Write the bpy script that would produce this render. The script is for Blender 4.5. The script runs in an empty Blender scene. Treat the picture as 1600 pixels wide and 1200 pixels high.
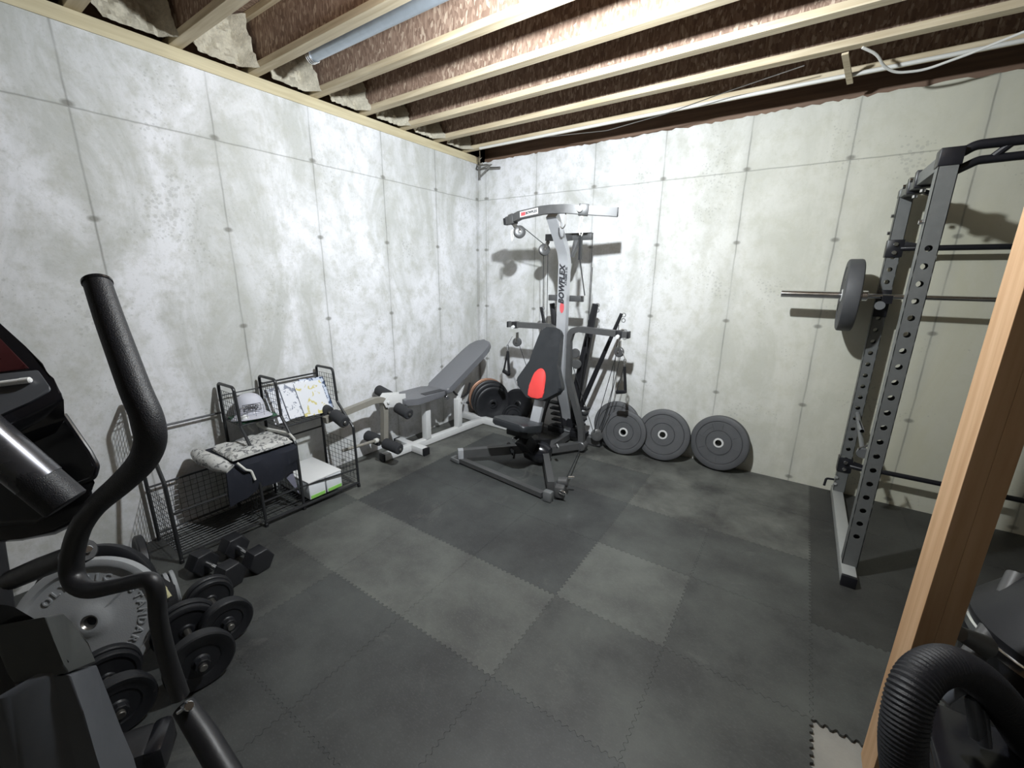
import bpy, bmesh, math, random
from mathutils import Vector, Matrix
random.seed(7)
V = Vector
C = bpy.context.scene.collection
S = bpy.context.scene

# ------------------------------------------------------------------ camera, world, light, exposure
F_PX = 653.86
CAM = V((2.9946, -3.7425, 1.5593))
RT = V((0.82531925, 0.56458536, 0.0095655))
UP = V((-0.15105183, 0.2044237, 0.96715784))
FW = V((-0.54408775, 0.79965888, -0.25399647))
cd = bpy.data.cameras.new('camera'); cam = bpy.data.objects.new('camera', cd); C.objects.link(cam)
cd.sensor_width = 36; cd.lens = F_PX / 1600 * 36; cd.clip_start = 0.02
cam.matrix_world = Matrix(((RT.x, UP.x, -FW.x, CAM.x), (RT.y, UP.y, -FW.y, CAM.y), (RT.z, UP.z, -FW.z, CAM.z), (0, 0, 0, 1)))
S.camera = cam
w = bpy.data.worlds.new('world'); S.world = w; w.use_nodes = True
w.node_tree.nodes['Background'].inputs[0].default_value = (0.9, 0.93, 1.0, 1)
w.node_tree.nodes['Background'].inputs[1].default_value = 0.0
LIGHT = V((2.31, -2.31, 2.55))
ld = bpy.data.lights.new('ceiling_bulb', 'POINT'); lo = bpy.data.objects.new('ceiling_bulb', ld); C.objects.link(lo)
lo.location = LIGHT; ld.energy = 150; ld.color = (0.875, 0.935, 0.985); ld.shadow_soft_size = 0.035
# the lamp is a reflector bulb turned towards the far left corner: brightest along its axis, dimmer to the sides and back
ld.use_nodes = True; lt = ld.node_tree; le = lt.nodes['Emission']
lg = lt.nodes.new('ShaderNodeNewGeometry'); lv = lt.nodes.new('ShaderNodeVectorMath'); lv.operation = 'DOT_PRODUCT'
lt.links.new(lg.outputs['Incoming'], lv.inputs[0]); lv.inputs[1].default_value = V((-0.56, 0.72, -0.42)).normalized()
l1 = lt.nodes.new('ShaderNodeMath'); l1.operation = 'MAXIMUM'; lt.links.new(lv.outputs['Value'], l1.inputs[0]); l1.inputs[1].default_value = 0.0
l2 = lt.nodes.new('ShaderNodeMath'); l2.operation = 'POWER'; lt.links.new(l1.outputs[0], l2.inputs[0]); l2.inputs[1].default_value = 2.0
l3 = lt.nodes.new('ShaderNodeMath'); l3.operation = 'MULTIPLY_ADD'; lt.links.new(l2.outputs[0], l3.inputs[0]); l3.inputs[1].default_value = 1.08; l3.inputs[2].default_value = 0.47
lt.links.new(l3.outputs[0], le.inputs['Strength'])
S.view_settings.view_transform = 'Standard'; S.view_settings.look = 'None'
S.view_settings.gamma = 1; S.view_settings.use_curve_mapping = False
S.view_settings.exposure = 0.92

def at(px, py, d):            # a point of the room seen at that place of the photo, d metres in front of the camera
    return CAM + d * (RT * ((px - 800) / F_PX) - UP * ((py - 600) / F_PX) + FW)

# ------------------------------------------------------------------ materials
def nodes(name):
    m = bpy.data.materials.new(name); m.use_nodes = True
    nt = m.node_tree
    return m, nt, nt.nodes['Principled BSDF']
def N(nt, typ, **kw):
    n = nt.nodes.new(typ)
    for k, v in kw.items():
        if k.startswith('i_'): n.inputs[k[2:]].default_value = v
        else: setattr(n, k, v)
    return n
def mix(nt, fac, a, b, blend='MIX'):
    n = nt.nodes.new('ShaderNodeMix'); n.data_type = 'RGBA'; n.blend_type = blend
    for sock, val in ((0, fac), (6, a), (7, b)):
        if hasattr(val, 'links'): nt.links.new(val, n.inputs[sock])
        elif isinstance(val, (tuple, list)): n.inputs[sock].default_value = (*val[:3], 1)
        else: n.inputs[sock].default_value = val
    return n.outputs[2]
def math_(nt, op, a, b=None, c=None, clamp=False):
    n = nt.nodes.new('ShaderNodeMath'); n.operation = op; n.use_clamp = clamp
    for i, val in enumerate((a, b, c)):
        if val is None: continue
        if hasattr(val, 'links'): nt.links.new(val, n.inputs[i])
        else: n.inputs[i].default_value = val
    return n.outputs[0]
def ramp(nt, fac, stops):
    n = nt.nodes.new('ShaderNodeValToRGB'); e = n.color_ramp.elements
    while len(e) < len(stops): e.new(0.5)
    for el, (p, c) in zip(e, stops):
        el.position = p; el.color = (c, c, c, 1) if isinstance(c, (int, float)) else (*c, 1)
    nt.links.new(fac, n.inputs[0]); return n.outputs[0]
def bump(nt, bsdf, h, strength=0.3, dist=0.01):
    b = N(nt, 'ShaderNodeBump', i_Strength=strength, i_Distance=dist)
    nt.links.new(h, b.inputs['Height']); nt.links.new(b.outputs[0], bsdf.inputs['Normal'])
def simple(name, col, rough=0.5, metal=0.0, vary=0.12, scale=25, bmp=0.0, bscale=200, spec=0.5, coat=0):
    m, nt, b = nodes(name)
    tc = N(nt, 'ShaderNodeNewGeometry')
    no = N(nt, 'ShaderNodeTexNoise', i_Scale=scale, i_Detail=4.0); nt.links.new(tc.outputs['Position'], no.inputs['Vector'])
    dark = tuple(c * (1 - vary) for c in col); lite = tuple(min(1, c * (1 + vary)) for c in col)
    nt.links.new(mix(nt, no.outputs[0], dark, lite), b.inputs['Base Color'])
    b.inputs['Roughness'].default_value = rough; b.inputs['Metallic'].default_value = metal
    b.inputs['Specular IOR Level'].default_value = spec; b.inputs['Coat Weight'].default_value = coat
    nt.links.new(math_(nt, 'MULTIPLY_ADD', no.outputs[0], 0.2, rough - 0.1, clamp=True), b.inputs['Roughness'])
    if bmp:
        n2 = N(nt, 'ShaderNodeTexNoise', i_Scale=bscale, i_Detail=2.0); nt.links.new(tc.outputs['Position'], n2.inputs['Vector'])
        bump(nt, b, n2.outputs[0], bmp, 0.003)
    return m

def concrete(name, axis, off, pitch, bounce_tint=False):
    m, nt, b = nodes(name)
    g = N(nt, 'ShaderNodeNewGeometry'); sep = N(nt, 'ShaderNodeSeparateXYZ'); nt.links.new(g.outputs['Position'], sep.inputs[0])
    P = g.outputs['Position']
    u = sep.outputs[axis]; z = sep.outputs[2]
    if axis == 1: u = math_(nt, 'MULTIPLY', u, -1.0)
    wob = N(nt, 'ShaderNodeTexNoise', i_Scale=5.0, i_Detail=3.0); nt.links.new(P, wob.inputs['Vector'])
    wv = math_(nt, 'MULTIPLY_ADD', wob.outputs[0], 0.012, -0.006)
    uu = math_(nt, 'ADD', math_(nt, 'DIVIDE', math_(nt, 'SUBTRACT', math_(nt, 'ADD', u, wv), off), pitch), 50.5)
    du = math_(nt, 'MULTIPLY', math_(nt, 'ABSOLUTE', math_(nt, 'SUBTRACT', math_(nt, 'FRACT', uu), 0.5)), pitch)
    dz = math_(nt, 'ABSOLUTE', math_(nt, 'SUBTRACT', math_(nt, 'ADD', z, wv), 2.303))
    # fades of the seams
    n_f = N(nt, 'ShaderNodeTexNoise', i_Scale=3.0, i_Detail=2.0); nt.links.new(P, n_f.inputs['Vector'])
    vis = ramp(nt, n_f.outputs[0], [(0.3, 0.35), (0.6, 1.0)])
    lv = math_(nt, 'MULTIPLY', math_(nt, 'SUBTRACT', 1.0, math_(nt, 'DIVIDE', du, 0.0072), clamp=True), vis)
    lh = math_(nt, 'MULTIPLY', math_(nt, 'SUBTRACT', 1.0, math_(nt, 'DIVIDE', dz, 0.006), clamp=True), 0.9)
    line = math_(nt, 'MAXIMUM', lv, lh)
    # broad smear along each vertical seam
    smear = math_(nt, 'MULTIPLY', math_(nt, 'SUBTRACT', 1.0, math_(nt, 'DIVIDE', du, 0.05), clamp=True), math_(nt, 'MULTIPLY', n_f.outputs[0], 0.45))
    # form tie marks every 0.6 m up each seam
    zz = math_(nt, 'ADD', math_(nt, 'DIVIDE', math_(nt, 'SUBTRACT', z, 0.03), 0.5925), 0.5)
    dtz = math_(nt, 'MULTIPLY', math_(nt, 'ABSOLUTE', math_(nt, 'SUBTRACT', math_(nt, 'FRACT', zz), 0.5)), 0.5925)
    hi = math_(nt, 'GREATER_THAN', z, 2.05)
    dtz = math_(nt, 'ADD', math_(nt, 'MULTIPLY', dtz, math_(nt, 'SUBTRACT', 1.0, hi)), math_(nt, 'MULTIPLY', hi, math_(nt, 'ABSOLUTE', math_(nt, 'SUBTRACT', z, 2.318))))
    d2 = math_(nt, 'SQRT', math_(nt, 'ADD', math_(nt, 'POWER', math_(nt, 'MULTIPLY', du, 0.6), 2.0), math_(nt, 'POWER', dtz, 2.0)))
    spot = math_(nt, 'SUBTRACT', 1.0, math_(nt, 'DIVIDE', d2, 0.022), clamp=True)
    # clouding
    mpv = N(nt, 'ShaderNodeMapping'); nt.links.new(P, mpv.inputs[0]); mpv.inputs['Scale'].default_value = (1.25, 1.25, 0.6)
    n1 = N(nt, 'ShaderNodeTexNoise', i_Scale=1.8, i_Detail=8.0, i_Roughness=0.66, i_Distortion=0.7); nt.links.new(mpv.outputs[0], n1.inputs['Vector'])
    n2 = N(nt, 'ShaderNodeTexNoise', i_Scale=9.0, i_Detail=8.0, i_Roughness=0.7); nt.links.new(P, n2.inputs['Vector'])
    n3 = N(nt, 'ShaderNodeTexNoise', i_Scale=60.0, i_Detail=4.0, i_Roughness=0.7); nt.links.new(P, n3.inputs['Vector'])
    base = mix(nt, ramp(nt, n1.outputs[0], [(0.38, 0.0), (0.58, 1.0)]), (0.52, 0.525, 0.50), (0.78, 0.78, 0.80))
    base = mix(nt, ramp(nt, n2.outputs[0], [(0.35, 0.6), (0.53, 0.0)]), base, (0.46, 0.46, 0.41))
    base = mix(nt, math_(nt, 'MULTIPLY', ramp(nt, n3.outputs[0], [(0.3, 1.0), (0.45, 0.0)]), 0.3), base, (0.33, 0.33, 0.31))
    if bounce_tint:   # warm bounce light painted into the concrete colour, stronger towards the rack end
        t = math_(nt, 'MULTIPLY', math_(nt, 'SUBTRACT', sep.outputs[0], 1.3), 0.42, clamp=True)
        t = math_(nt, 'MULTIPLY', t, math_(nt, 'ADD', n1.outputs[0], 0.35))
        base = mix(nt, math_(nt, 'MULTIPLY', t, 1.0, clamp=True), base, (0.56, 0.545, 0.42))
    # pits
    vo = N(nt, 'ShaderNodeTexVoronoi', i_Scale=42.0, i_Randomness=1.0); nt.links.new(P, vo.inputs['Vector'])
    thr = N(nt, 'ShaderNodeTexNoise', i_Scale=2.4, i_Detail=3.0); nt.links.new(P, thr.inputs['Vector'])
    pit = math_(nt, 'LESS_THAN', vo.outputs['Distance'], math_(nt, 'MULTIPLY', math_(nt, 'SUBTRACT', thr.outputs[0], 0.50, clamp=True), 2.0))
    base = mix(nt, math_(nt, 'MULTIPLY', pit, 0.22), base, (0.22, 0.22, 0.20))
    base = mix(nt, smear, base, (0.36, 0.36, 0.33))
    base = mix(nt, math_(nt, 'MULTIPLY', line, 0.62), base, (0.17, 0.17, 0.15))
    base = mix(nt, math_(nt, 'MULTIPLY', ramp(nt, spot, [(0.15, 0.0), (0.6, 1.0)]), 0.7), base, (0.16, 0.155, 0.13))
    nt.links.new(base, b.inputs['Base Color']); b.inputs['Roughness'].default_value = 0.75
    b.inputs['Specular IOR Level'].default_value = 0.3
    h = math_(nt, 'SUBTRACT', math_(nt, 'ADD', math_(nt, 'MULTIPLY', n2.outputs[0], 0.5), math_(nt, 'MULTIPLY', n3.outputs[0], 0.25)), math_(nt, 'ADD', line, pit))
    bump(nt, b, h, 0.35, 0.004)
    return m
M_wl = concrete('concrete_left', 1, 0.641, 0.6096)
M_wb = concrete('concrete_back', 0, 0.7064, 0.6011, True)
M_slab = simple('slab_concrete', (0.30, 0.29, 0.26), 0.9, vary=0.3, scale=8, bmp=0.3, bscale=90)

def rubber(name, col, dust):
    m, nt, b = nodes(name)
    g = N(nt, 'ShaderNodeNewGeometry'); P = g.outputs['Position']
    mp = N(nt, 'ShaderNodeMapping'); nt.links.new(P, mp.inputs[0]); mp.inputs['Scale'].default_value = (1, 2.4, 1); mp.inputs['Rotation'].default_value = (0, 0, 0.8)
    v = N(nt, 'ShaderNodeTexVoronoi', i_Scale=55.0, i_Randomness=0.75); nt.links.new(mp.outputs[0], v.inputs['Vector'])
    n1 = N(nt, 'ShaderNodeTexNoise', i_Scale=2.3, i_Detail=7.0, i_Roughness=0.65); nt.links.new(P, n1.inputs['Vector'])
    n2 = N(nt, 'ShaderNodeTexNoise', i_Scale=150.0, i_Detail=3.0); nt.links.new(P, n2.inputs['Vector'])
    base = mix(nt, ramp(nt, n1.outputs[0], [(0.38, 0.0), (0.66, 1.0)]), tuple(c * 0.50 for c in col), tuple(c * k_ * (0.96 + dust) for c, k_ in zip(col, (0.98, 1.02, 0.97))))
    base = mix(nt, math_(nt, 'MULTIPLY', ramp(nt, v.outputs['Distance'], [(0.1, 1.0), (0.45, 0.0)]), 0.30), base, tuple(c * 1.3 for c in col))
    base = mix(nt, math_(nt, 'MULTIPLY', ramp(nt, n2.outputs[0], [(0.55, 0.0), (0.75, 1.0)]), 0.12), base, (0.2, 0.2, 0.19))
    # scuffed chalky dust patches
    n3 = N(nt, 'ShaderNodeTexNoise', i_Scale=3.1, i_Detail=8.0, i_Roughness=0.7, i_Distortion=1.2); nt.links.new(P, n3.inputs['Vector'])
    base = mix(nt, math_(nt, 'MULTIPLY', ramp(nt, n3.outputs[0], [(0.60, 0.0), (0.74, 1.0)]), 0.25 + dust * 0.4), base, (0.20, 0.197, 0.18))
    nt.links.new(base, b.inputs['Base Color'])
    b.inputs['Roughness'].default_value = 0.52; b.inputs['Specular IOR Level'].default_value = 0.6
    bump(nt, b, v.outputs['Distance'], -0.45, 0.002)
    return m
M_tile = {'dark': rubber('rubber_dark', (0.062, 0.064, 0.064), 0.1), 'mid': rubber('rubber_mid', (0.078, 0.079, 0.076), 0.15),
          'lite': rubber('rubber_light', (0.118, 0.119, 0.112), 0.1), 'dusty': rubber('rubber_dusty', (0.085, 0.084, 0.078), 0.8),
          'black': rubber('rubber_black', (0.046, 0.045, 0.043), 0.1)}

def wood(name, a, c, scale=3.0, axis='x'):
    m, nt, b = nodes(name)
    g = N(nt, 'ShaderNodeNewGeometry'); mp = N(nt, 'ShaderNodeMapping'); nt.links.new(g.outputs['Position'], mp.inputs[0])
    mp.inputs['Scale'].default_value = (0.06, 1, 1) if axis == 'x' else ((1, 1, 0.06) if axis == 'z' else (1, 0.06, 1))
    n1 = N(nt, 'ShaderNodeTexNoise', i_Scale=scale * 14, i_Detail=5.0, i_Distortion=0.4); nt.links.new(mp.outputs[0], n1.inputs['Vector'])
    n2 = N(nt, 'ShaderNodeTexNoise', i_Scale=scale, i_Detail=3.0); nt.links.new(g.outputs['Position'], n2.inputs['Vector'])
    base = mix(nt, ramp(nt, n1.outputs[0], [(0.35, 0.0), (0.65, 1.0)]), a, c)
    base = mix(nt, math_(nt, 'MULTIPLY', n2.outputs[0], 0.35), base, tuple(x * 0.75 for x in a))
    nt.links.new(base, b.inputs['Base Color']); b.inputs['Roughness'].default_value = 0.7
    bump(nt, b, n1.outputs[0], 0.12, 0.002)
    return m
M_flange = wood('flange_pine', (0.52, 0.42, 0.27), (0.72, 0.62, 0.44))
M_plate = wood('plate_pine', (0.55, 0.47, 0.30), (0.68, 0.60, 0.40), axis='y')
M_stud = wood('stud_fir', (0.52, 0.31, 0.16), (0.66, 0.43, 0.25), 2.0, axis='z')
M_rimb = wood('rim_wood', (0.16, 0.10, 0.065), (0.24, 0.15, 0.10))
def osb(name):
    m, nt, b = nodes(name)
    g = N(nt, 'ShaderNodeNewGeometry'); mp = N(nt, 'ShaderNodeMapping'); nt.links.new(g.outputs['Position'], mp.inputs[0])
    mp.inputs['Scale'].default_value = (2.2, 1, 0.8); mp.inputs['Rotation'].default_value = (0, 0.5, 0)
    nd = N(nt, 'ShaderNodeTexNoise', i_Scale=9.0, i_Detail=3.0); nt.links.new(mp.outputs[0], nd.inputs['Vector'])
    dv = N(nt, 'ShaderNodeVectorMath', operation='MULTIPLY_ADD'); nt.links.new(nd.outputs['Color'], dv.inputs[0]); dv.inputs[1].default_value = (0.09, 0.09, 0.09); nt.links.new(mp.outputs[0], dv.inputs[2])
    v = N(nt, 'ShaderNodeTexVoronoi', i_Scale=44.0); nt.links.new(dv.outputs[0], v.inputs['Vector'])
    sp = N(nt, 'ShaderNodeSeparateColor'); nt.links.new(v.outputs['Color'], sp.inputs[0])
    base = ramp(nt, sp.outputs[0], [(0.0, (0.19, 0.12, 0.085)), (0.45, (0.27, 0.18, 0.13)), (0.8, (0.35, 0.245, 0.18)), (1.0, (0.52, 0.41, 0.31))])
    nt.links.new(base, b.inputs['Base Color']); b.inputs['Roughness'].default_value = 0.8
    bump(nt, b, sp.outputs[1], 0.2, 0.003)
    return m
M_osb = osb('osb_web')
M_foam = simple('spray_foam', (0.52, 0.48, 0.38), 0.95, vary=0.35, scale=60, bmp=0.9, bscale=120)
def lin(r, g, b_): return tuple(((c / 255) / 12.92 if c / 255 <= 0.04045 else ((c / 255 + 0.055) / 1.055) ** 2.4) for c in (r, g, b_))

M_blk = simple('black_plastic', (0.010, 0.010, 0.012), 0.45, vary=0.2, bmp=0.08)
M_gloss = simple('black_gloss', (0.012, 0.012, 0.015), 0.22, vary=0.2)
M_soft = simple('black_foam_grip', (0.010, 0.010, 0.013), 0.5, vary=0.15, scale=80, bmp=0.35, bscale=420)
M_foamr = simple('roller_foam', (0.03, 0.031, 0.034), 0.9, vary=0.15, scale=120, bmp=0.5, bscale=500)
M_wire = simple('black_wire', (0.03, 0.031, 0.033), 0.35, vary=0.2, metal=0.2)
M_grey = simple('grey_powdercoat', (0.17, 0.175, 0.175), 0.45, vary=0.12, metal=0.2, bmp=0.1)
M_gun = simple('gunmetal_paint', (0.105, 0.105, 0.105), 0.38, vary=0.15, metal=0.35)
M_rack = simple('rack_hammered_grey', (0.16, 0.165, 0.16), 0.42, vary=0.15, metal=0.25, bmp=0.15, bscale=300)
M_base = simple('pale_grey_paint', (0.34, 0.345, 0.33), 0.45, vary=0.1)
M_rackd = simple('rack_black', (0.012, 0.012, 0.015), 0.35, vary=0.2)
M_silver = simple('silver_paint', (0.56, 0.57, 0.59), 0.36, metal=0.45, vary=0.06)
M_white = simple('white_enamel', (0.70, 0.70, 0.69), 0.4, vary=0.06)
M_beige = simple('beige_enamel', (0.27, 0.255, 0.22), 0.42, vary=0.1)
M_chrome = simple('chrome', (0.75, 0.75, 0.76), 0.16, metal=1.0, vary=0.05)
M_hub = simple('hub_steel', (0.62, 0.62, 0.60), 0.4, metal=0.15, vary=0.05)
M_steel = simple('dark_steel', (0.30, 0.29, 0.27), 0.35, metal=0.9, vary=0.2)
M_vinyl = simple('grey_vinyl', (0.155, 0.158, 0.17), 0.42, vary=0.08, bmp=0.12, bscale=300)
M_bvinyl = simple('black_vinyl', (0.020, 0.022, 0.025), 0.36, vary=0.12, bmp=0.15, bscale=350)
M_red = simple('red_vinyl', (0.70, 0.055, 0.05), 0.45, vary=0.08)
M_rub = simple('bumper_rubber', (0.072, 0.073, 0.076), 0.6, vary=0.22, scale=14, bmp=0.15, bscale=200)
M_iron = simple('black_iron', (0.013, 0.0135, 0.016), 0.45, vary=0.2, bmp=0.15, bscale=160)
M_copper = simple('copper_painted_iron', (0.36, 0.20, 0.13), 0.42, metal=0.45, vary=0.35, scale=30)
M_gplate = simple('grey_cast_iron', (0.33, 0.34, 0.35), 0.55, vary=0.12, scale=20, bmp=0.2, bscale=200)
M_cloth = simple('navy_cloth', (0.013, 0.015, 0.024), 0.9, vary=0.2, bmp=0.3, bscale=260)
M_cap = simple('cap_cotton', (0.60, 0.60, 0.66), 0.85, vary=0.06, bmp=0.2, bscale=500)
M_green = simple('green_felt', (0.045, 0.12, 0.07), 0.9, vary=0.4, scale=60)
M_wplast = simple('white_plastic', (0.80, 0.80, 0.79), 0.4, vary=0.03)
M_paper = simple('white_card', (0.78, 0.80, 0.82), 0.6, vary=0.03)
M_lime = simple('lime_print', (0.28, 0.62, 0.12), 0.6, vary=0.1)
M_yel = simple('pale_yellow_leather', (0.50, 0.47, 0.28), 0.8, vary=0.2, scale=60)
M_dred = simple('dark_red_panel', (0.075, 0.02, 0.022), 0.3, vary=0.3)
M_cgrey = simple('console_grey', (0.10, 0.105, 0.115), 0.35, vary=0.05)
M_galv = simple('galvanised', (0.42, 0.47, 0.52), 0.35, metal=0.6, vary=0.15)
M_cord = simple('white_cord', (0.72, 0.71, 0.66), 0.5, vary=0.05)
M_decal = simple('black_print', (0.03, 0.03, 0.035), 0.5, vary=0.05)
M_pink = simple('red_print', (0.62, 0.10, 0.11), 0.5, vary=0.05)
def patterned(name, a, c, scale, thr=0.5):
    m, nt, b = nodes(name)
    g = N(nt, 'ShaderNodeNewGeometry'); n = N(nt, 'ShaderNodeTexNoise', i_Scale=scale, i_Detail=2.0, i_Distortion=1.0); nt.links.new(g.outputs['Position'], n.inputs['Vector'])
    nt.links.new(mix(nt, ramp(nt, n.outputs[0], [(thr - 0.02, 0.0), (thr + 0.02, 1.0)]), a, c), b.inputs['Base Color'])
    b.inputs['Roughness'].default_value = 0.8
    return m
M_print = patterned('printed_cotton', (0.20, 0.20, 0.20), (0.58, 0.575, 0.55), 34, 0.45)
M_mag = [patterned('magazine_white', (0.25, 0.27, 0.33), (0.75, 0.76, 0.8), 30, 0.42), patterned('magazine_blue', (0.05, 0.08, 0.16), (0.55, 0.6, 0.7), 22, 0.5),
         patterned('magazine_yellow', (0.62, 0.55, 0.22), (0.72, 0.73, 0.76), 19, 0.36)]

# ------------------------------------------------------------------ mesh helpers
def orth(d, up=V((0, 0, 1))):
    d = V(d).normalized(); up = V(up)
    if abs(d.dot(up.normalized())) > 0.985: up = V((0, 1, 0)) if abs(d.y) < 0.9 else V((1, 0, 0))
    s = d.cross(up).normalized(); u = s.cross(d).normalized()
    return d, s, u
def bar(bm, p0, p1, w_, h_, up=(0, 0, 1), bev=0.0):
    p0, p1 = V(p0), V(p1); d, s, u = orth(p1 - p0, V(up))
    vs = []
    for p in (p0, p1):
        for a, b in ((-1, -1), (1, -1), (1, 1), (-1, 1)): vs.append(bm.verts.new(p + s * (a * w_ / 2) + u * (b * h_ / 2)))
    fs = [bm.faces.new([vs[i] for i in q]) for q in ((3, 2, 1, 0), (4, 5, 6, 7), (0, 1, 5, 4), (1, 2, 6, 5), (2, 3, 7, 6), (3, 0, 4, 7))]
    if bev:
        es = list({e for f in fs for e in f.edges})
        bmesh.ops.bevel(bm, geom=es, offset=bev, segments=2, profile=0.5, affect='EDGES')
def box(bm, c, s, bev=0.0, rz=0.0):
    c = V(c); d = V((math.cos(rz), math.sin(rz), 0))
    bar(bm, c - d * s[0] / 2, c + d * s[0] / 2, s[1], s[2], bev=bev)
def rot_frames(pts, closed=False):
    n = len(pts); fr = []; t0 = None
    for i in range(n):
        if closed: t = (pts[(i + 1) % n] - pts[i - 1]).normalized()
        elif i == 0: t = (pts[1] - pts[0]).normalized()
        elif i == n - 1: t = (pts[-1] - pts[-2]).normalized()
        else:
            a = (pts[i] - pts[i - 1]).normalized(); b = (pts[i + 1] - pts[i]).normalized(); t = (a + b)
            t = t.normalized() if t.length > 1e-6 else b
        if t0 is None:
            _, s, u = orth(t)
        else:
            q = t0.rotation_difference(t); s = q @ s; u = q @ u
        fr.append((t, s.copy(), u.copy())); t0 = t
    return fr
def fillet(pts, r, seg=5):
    pts = [V(p) for p in pts]; out = [pts[0]]
    for i in range(1, len(pts) - 1):
        p = pts[i]; a = pts[i - 1] - p; b = pts[i + 1] - p
        ang = a.angle(b) if a.length > 1e-6 and b.length > 1e-6 else math.pi
        if ang > 3.0 or r <= 0: out.append(p); continue
        L = min(r / math.tan(ang / 2), a.length * 0.48, b.length * 0.48)
        A = p + a.normalized() * L; B = p + b.normalized() * L
        for k in range(seg + 1):
            t = k / seg; out.append(A * (1 - t) ** 2 + p * 2 * t * (1 - t) + B * t ** 2)
    out.append(pts[-1]); return out
def tube(bm, pts, r, seg=10, closed=False, cap=True, flat=1.0):
    pts = [V(p) for p in pts]; fr = rot_frames(pts, closed); rings = []
    for i, p in enumerate(pts):
        rr = r[i] if isinstance(r, (list, tuple)) else r
        t, s, u = fr[i]
        rings.append([bm.verts.new(p + (s * math.cos(2 * math.pi * k / seg) + u * math.sin(2 * math.pi * k / seg) * flat) * rr) for k in range(seg)])
    n = len(rings)
    for i in range(n if closed else n - 1):
        a, b = rings[i], rings[(i + 1) % n]
        for k in range(seg): bm.faces.new((a[k], a[(k + 1) % seg], b[(k + 1) % seg], b[k]))
    if cap and not closed:
        bm.faces.new(rings[0][::-1]); bm.faces.new(rings[-1])
def rect_tube(bm, pts, w_, h_, up=(0, 0, 1)):     # rectangular section swept along a path, mitred
    pts = [V(p) for p in pts]; rings = []; n = len(pts)
    for i, p in enumerate(pts):
        if i == 0: t = pts[1] - pts[0]
        elif i == n - 1: t = pts[-1] - pts[-2]
        else: t = (pts[i] - pts[i - 1]).normalized() + (pts[i + 1] - pts[i]).normalized()
        t, s, u = orth(t, V(up))
        k = 1.0
        if 0 < i < n - 1: k = 1 / max(0.5, math.cos((pts[i] - pts[i - 1]).angle(pts[i + 1] - pts[i]) / 2))
        rings.append([bm.verts.new(p + s * (a * w_ / 2) + u * (b * h_ / 2 * k)) for a, b in ((-1, -1), (1, -1), (1, 1), (-1, 1))])
    for a, b in zip(rings, rings[1:]):
        for k in range(4): bm.faces.new((a[k], a[(k + 1) % 4], b[(k + 1) % 4], b[k]))
    bm.faces.new(rings[0][::-1]); bm.faces.new(rings[-1])
def lathe(bm, prof, c, axis, seg=48):       # prof: list of (radius, height along axis)
    c = V(c); d, s, u = orth(V(axis)); rings = []
    for r, h in prof:
        if r < 1e-5: rings.append([bm.verts.new(c + d * h)])
        else: rings.append([bm.verts.new(c + d * h + (s * math.cos(2 * math.pi * k / seg) + u * math.sin(2 * math.pi * k / seg)) * r) for k in range(seg)])
    for a, b in zip(rings, rings[1:]):
        for k in range(seg):
            j = (k + 1) % seg
            if len(a) == 1 and len(b) == 1: continue
            if len(a) == 1: bm.faces.new((a[0], b[j], b[k]))
            elif len(b) == 1: bm.faces.new((a[k], a[j], b[0]))
            else: bm.faces.new((a[k], a[j], b[j], b[k]))
def cyl(bm, p0, p1, r, seg=20, bev=0.15):
    p0, p1 = V(p0), V(p1); L = (p1 - p0).length; b = min(r, L / 2) * bev
    lathe(bm, [(0, 0), (r - b, 0), (r, b), (r, L - b), (r - b, L), (0, L)], p0, p1 - p0, seg)
def prism(bm, poly, off, bev=0.0, seg=2):   # poly: 3-D outline, off: extrusion vector
    off = V(off); a = [bm.verts.new(V(p)) for p in poly]; b = [bm.verts.new(V(p) + off) for p in poly]
    n = len(a); fs = [bm.faces.new(a), bm.faces.new(b[::-1])]
    for i in range(n): fs.append(bm.faces.new((a[i], b[i], b[(i + 1) % n], a[(i + 1) % n])))
    if bev:
        rim = [e for f in fs[:2] for e in f.edges]
        bmesh.ops.bevel(bm, geom=rim, offset=bev, segments=seg, profile=0.5, affect='EDGES')
def rounded(poly, r, seg=4):                # 2-D outline with rounded corners
    n = len(poly); out = []
    for i in range(n):
        p = V(poly[i]).to_3d(); a = V(poly[i - 1]).to_3d() - p; b = V(poly[(i + 1) % n]).to_3d() - p
        ang = a.angle(b); rr = r[i] if isinstance(r, (list, tuple)) else r
        L = min(rr / math.tan(ang / 2), a.length * 0.49, b.length * 0.49)
        A = p + a.normalized() * L; B = p + b.normalized() * L
        for k in range(seg + 1):
            t = k / seg; q = A * (1 - t) ** 2 + p * 2 * t * (1 - t) + B * t ** 2; out.append((q.x, q.y))
    return out
def grid_wires(bm, o, U, Vv, nu, nv, r=0.0014):
    o, U, Vv = V(o), V(U), V(Vv)
    for i in range(nu + 1): tube(bm, [o + U * i / nu, o + U * i / nu + Vv], r, 5)
    for j in range(nv + 1): tube(bm, [o + Vv * j / nv, o + Vv * j / nv + U], r, 5)

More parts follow.
